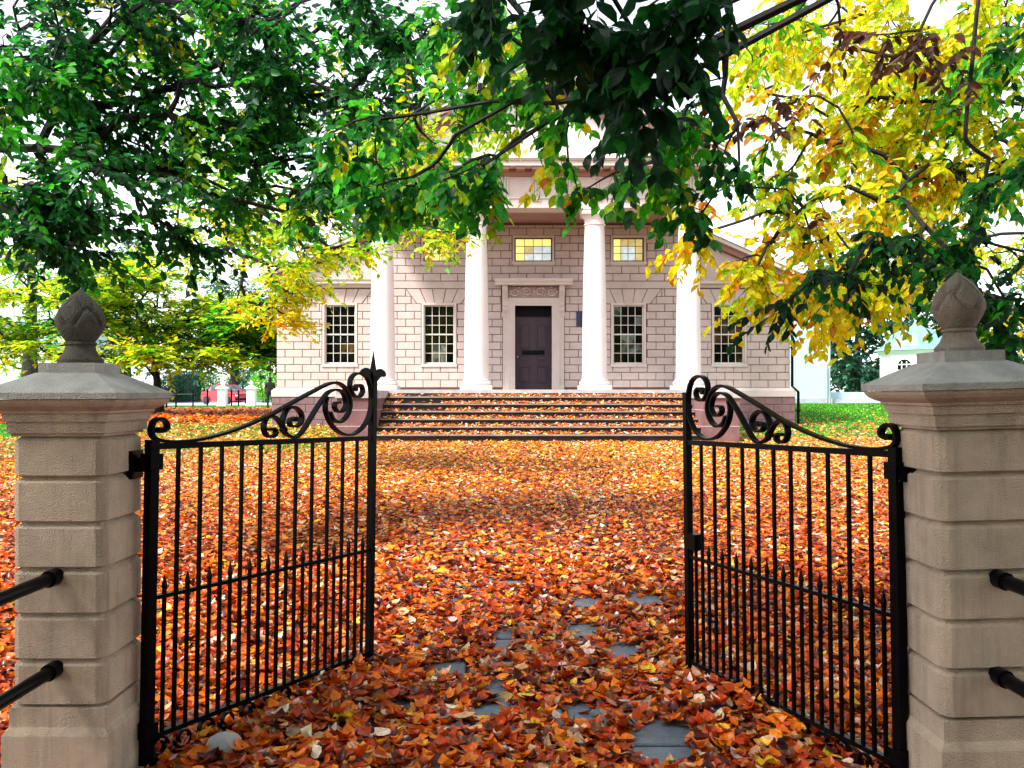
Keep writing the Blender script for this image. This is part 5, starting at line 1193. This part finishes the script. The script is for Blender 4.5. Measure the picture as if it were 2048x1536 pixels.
scatter('fallen_leaves', None, 9000, 22.0, 34.0, .10, None, T_SMALL, F_SMALL, (0.01, .05), .4, xlo=5.5, xhi=18, keepfn=lambda x, y: RNG.random(len(x)) < 1-.93*sm((y-25)/7))
def shade_cols(n, y):
    cs = np.array([LP['rust'], LP['orange'], LP['maroon'], LP['tan']]); i = RNG.choice(4, n, p=[.42, .34, .14, .10]); return np.clip(cs[i]*(1+RNG.normal(0, .2, (n, 1))), .004, .9)
scatter('fallen_leaves', None, 46000, 28.5, 46.5, .17, None, T_SMALL, F_SMALL, (0.01, .05), .35, colsfn=shade_cols, xlo=-27, xhi=-9)
# leaves banked on the steps
def step_leaves():
    X, Yp, Z = [], [], []
    for i, (zt, yf, yb) in enumerate(step_info):
        n = 1400; x = BX+RNG.uniform(-4.15, 4.2, n); f_ = RNG.random(n)**.6; yy = WY+yf+.03+(yb-yf-.05)*f_
        z = zt+.008+RNG.random(n)*(.010+.075*f_**1.5)
        k = ~((i < 3) & (x > -3.0+i*-.05) & (x < -2.05+i*.12) & (RNG.random(n) < .92))
        X.append(x[k]); Yp.append(yy[k]); Z.append(z[k])
    # and the bank at the foot
    n = 1500; X.append(BX+RNG.uniform(-4.3, 4.3, n)); f_ = RNG.random(n)**.7; Yp.append(22.0+.42*f_); Z.append(.31+RNG.random(n)*.04*f_)
    x, y, z = map(np.concatenate, (X, Yp, Z)); n = len(x); th = RNG.uniform(0, 6.28, n)
    ax = np.stack([np.cos(th), np.sin(th)*.6, RNG.normal(0, .3, n)], 1); nr = np.stack([RNG.normal(0, .4, n), RNG.normal(-.2, .4, n), np.ones(n)], 1)
    V = place(T_SMALL, np.stack([x, y, z], 1), ax, nr, .085*RNG.uniform(.6, 1.2, n), 1.0, RNG.normal(.2, .5, n))
    V[..., 0] = np.clip(V[..., 0], BX-4.17, BX+4.21)
    keys = ['rust', 'orange', 'tan', 'pale', 'gold', 'yellow', 'maroon']; cs = np.array([LP[k] for k in keys]); i = RNG.choice(7, n, p=[.22, .30, .14, .14, .14, .02, .04])
    tag(mass_mesh('step_leaves', V, F_SMALL, np.clip(cs[i]*(1+RNG.normal(0, .2, (n, 1))), .004, .9), M['litter']), kind='stuff')
step_leaves()
# conspicuous single leaves on the path
def single(px, py, sz, col, label, yaw, kind_='maple'):
    Y = F*(EYE+.02)/(py-HY)
    for _ in range(3): zg = float(ground_z((px-1024)/F*Y, Y))+.085; Y = F*(EYE-zg)/(py-HY)
    x = (px-1024)/F*Y
    if kind_ == 'maple':
        pts = []
        for k in range(16):
            a = -math.pi+2*math.pi*k/16; r_ = sz*.55*(1.0 if k % 2 == 0 else .62)*(0.8+.25*math.cos(a)); pts.append((r_*math.cos(a), r_*math.sin(a), .018*math.sin(3*a)+.1*r_*abs(math.sin(a))))
        vs = [(0, 0, 0)]+pts; fs = [(0, i+1, (i+1) % 16+1) for i in range(16)]
    else:
        Vt = place(T_L, np.zeros((1, 3)), np.array([[1., 0, 0]]), np.array([[0, 0, 1.]]), np.array([sz]), 1.0, np.array([.35]))[0]; vs = Vt.tolist(); fs = F_L
    me = bpy.data.meshes.new('fallen_leaf'); me.from_pydata([tuple(v) for v in vs], [], fs); me.materials.append(M['litter']); colour_attr(me, np.repeat(np.array([LP[col]]), len(fs), 0), [len(f) for f in fs])
    o = link('fallen_leaf', me); o.location = (x, Y, zg); o.rotation_euler = (rr.uniform(-.25, .1), rr.uniform(-.2, .2), yaw); return tag(o, label, 'leaf', 'single leaves lying on top of the litter')
single(680, 1432, .12, 'yellow', 'bright yellow lobed leaf lying left of the bare stones', .4)
single(1300, 1345, .11, 'yellow', 'yellow folded leaf near the foot of the right gate leaf', 2.2, 'oval')
single(1305, 1245, .11, 'yellow', 'small yellow leaf beside a bare stone halfway to the right gate', 1.2)
single(1032, 1392, .12, 'yellow', 'narrow yellow leaf by the centre stone gap', .2, 'oval')
single(952, 1430, .12, 'tan', 'pale tan curled leaf on the left rim of the central bare stone', 3.0, 'oval')
single(780, 1472, .11, 'pale', 'cream oval leaf standing out left of centre', 2.4, 'oval')
single(745, 1514, .12, 'tan', 'large tan leaf at the bottom edge left of centre', .1, 'oval')
single(1530, 1522, .14, 'yellow', 'big dull yellow leaf at the bottom edge below the right gate', .3)
single(1020, 1245, .09, 'yellow', 'tiny yellow leaf in the middle of the path', .9)
single(836, 1154, .09, 'yellow', 'small yellow leaf right of the left gate post', .3)
# domed grey stone at the foot of the left gate
st = MB(); st.lathe([(0.0, .10), (.035, .097), (.065, .08), (.082, .045), (.09, -.02), (.088, -.06)][::-1], 20, fn=lambda a, z: 1+.08*math.sin(2*a)+.04*math.sin(5*a))
p = at(447, 1530, 3.95); tag(st.build('door_stone', M['greystone'], None, (p.x, p.y, -.04), True), 'rounded grey stone stop at the foot of the left gate leaf', 'stone')
# lawn grass: real blades where the lawn shows
def grass(x0, x1, y0, y1, n, h):
    x = RNG.uniform(x0, x1, n); y = RNG.uniform(y0, y1, n); k = ~((y > 22.2) & (x > -4.7) & (x < 6)); k &= ~((y > 27.6) & (x > -7.7) & (x < 9.1)); x, y = x[k], y[k]; n = len(x)
    z = ground_z(x, y); th = RNG.uniform(0, 6.28, n); w_ = .012+.0006*y; hh = h*RNG.uniform(.5, 1.2, n); lx, ly = RNG.normal(0, .4, n)*hh, RNG.normal(0, .4, n)*hh
    V = np.stack([np.stack([x-np.cos(th)*w_, y-np.sin(th)*w_, z-.005], 1), np.stack([x+np.cos(th)*w_, y+np.sin(th)*w_, z-.005], 1), np.stack([x+lx, y+ly, z+hh], 1)], 1)
    c = mixcol([('bright', 2), ('green', 3), ('olive', 2), ('lime', .6)], n, .2)
    tag(mass_mesh('lawn_grass', V, [(0, 1, 2)], c, M['grass']), kind='stuff')
grass(5.9, 22, 23, 40, 60000, .055)
grass(-22, -4, 18, 29, 50000, .05)
grass(-30, -8, 46, 57, 20000, .07)
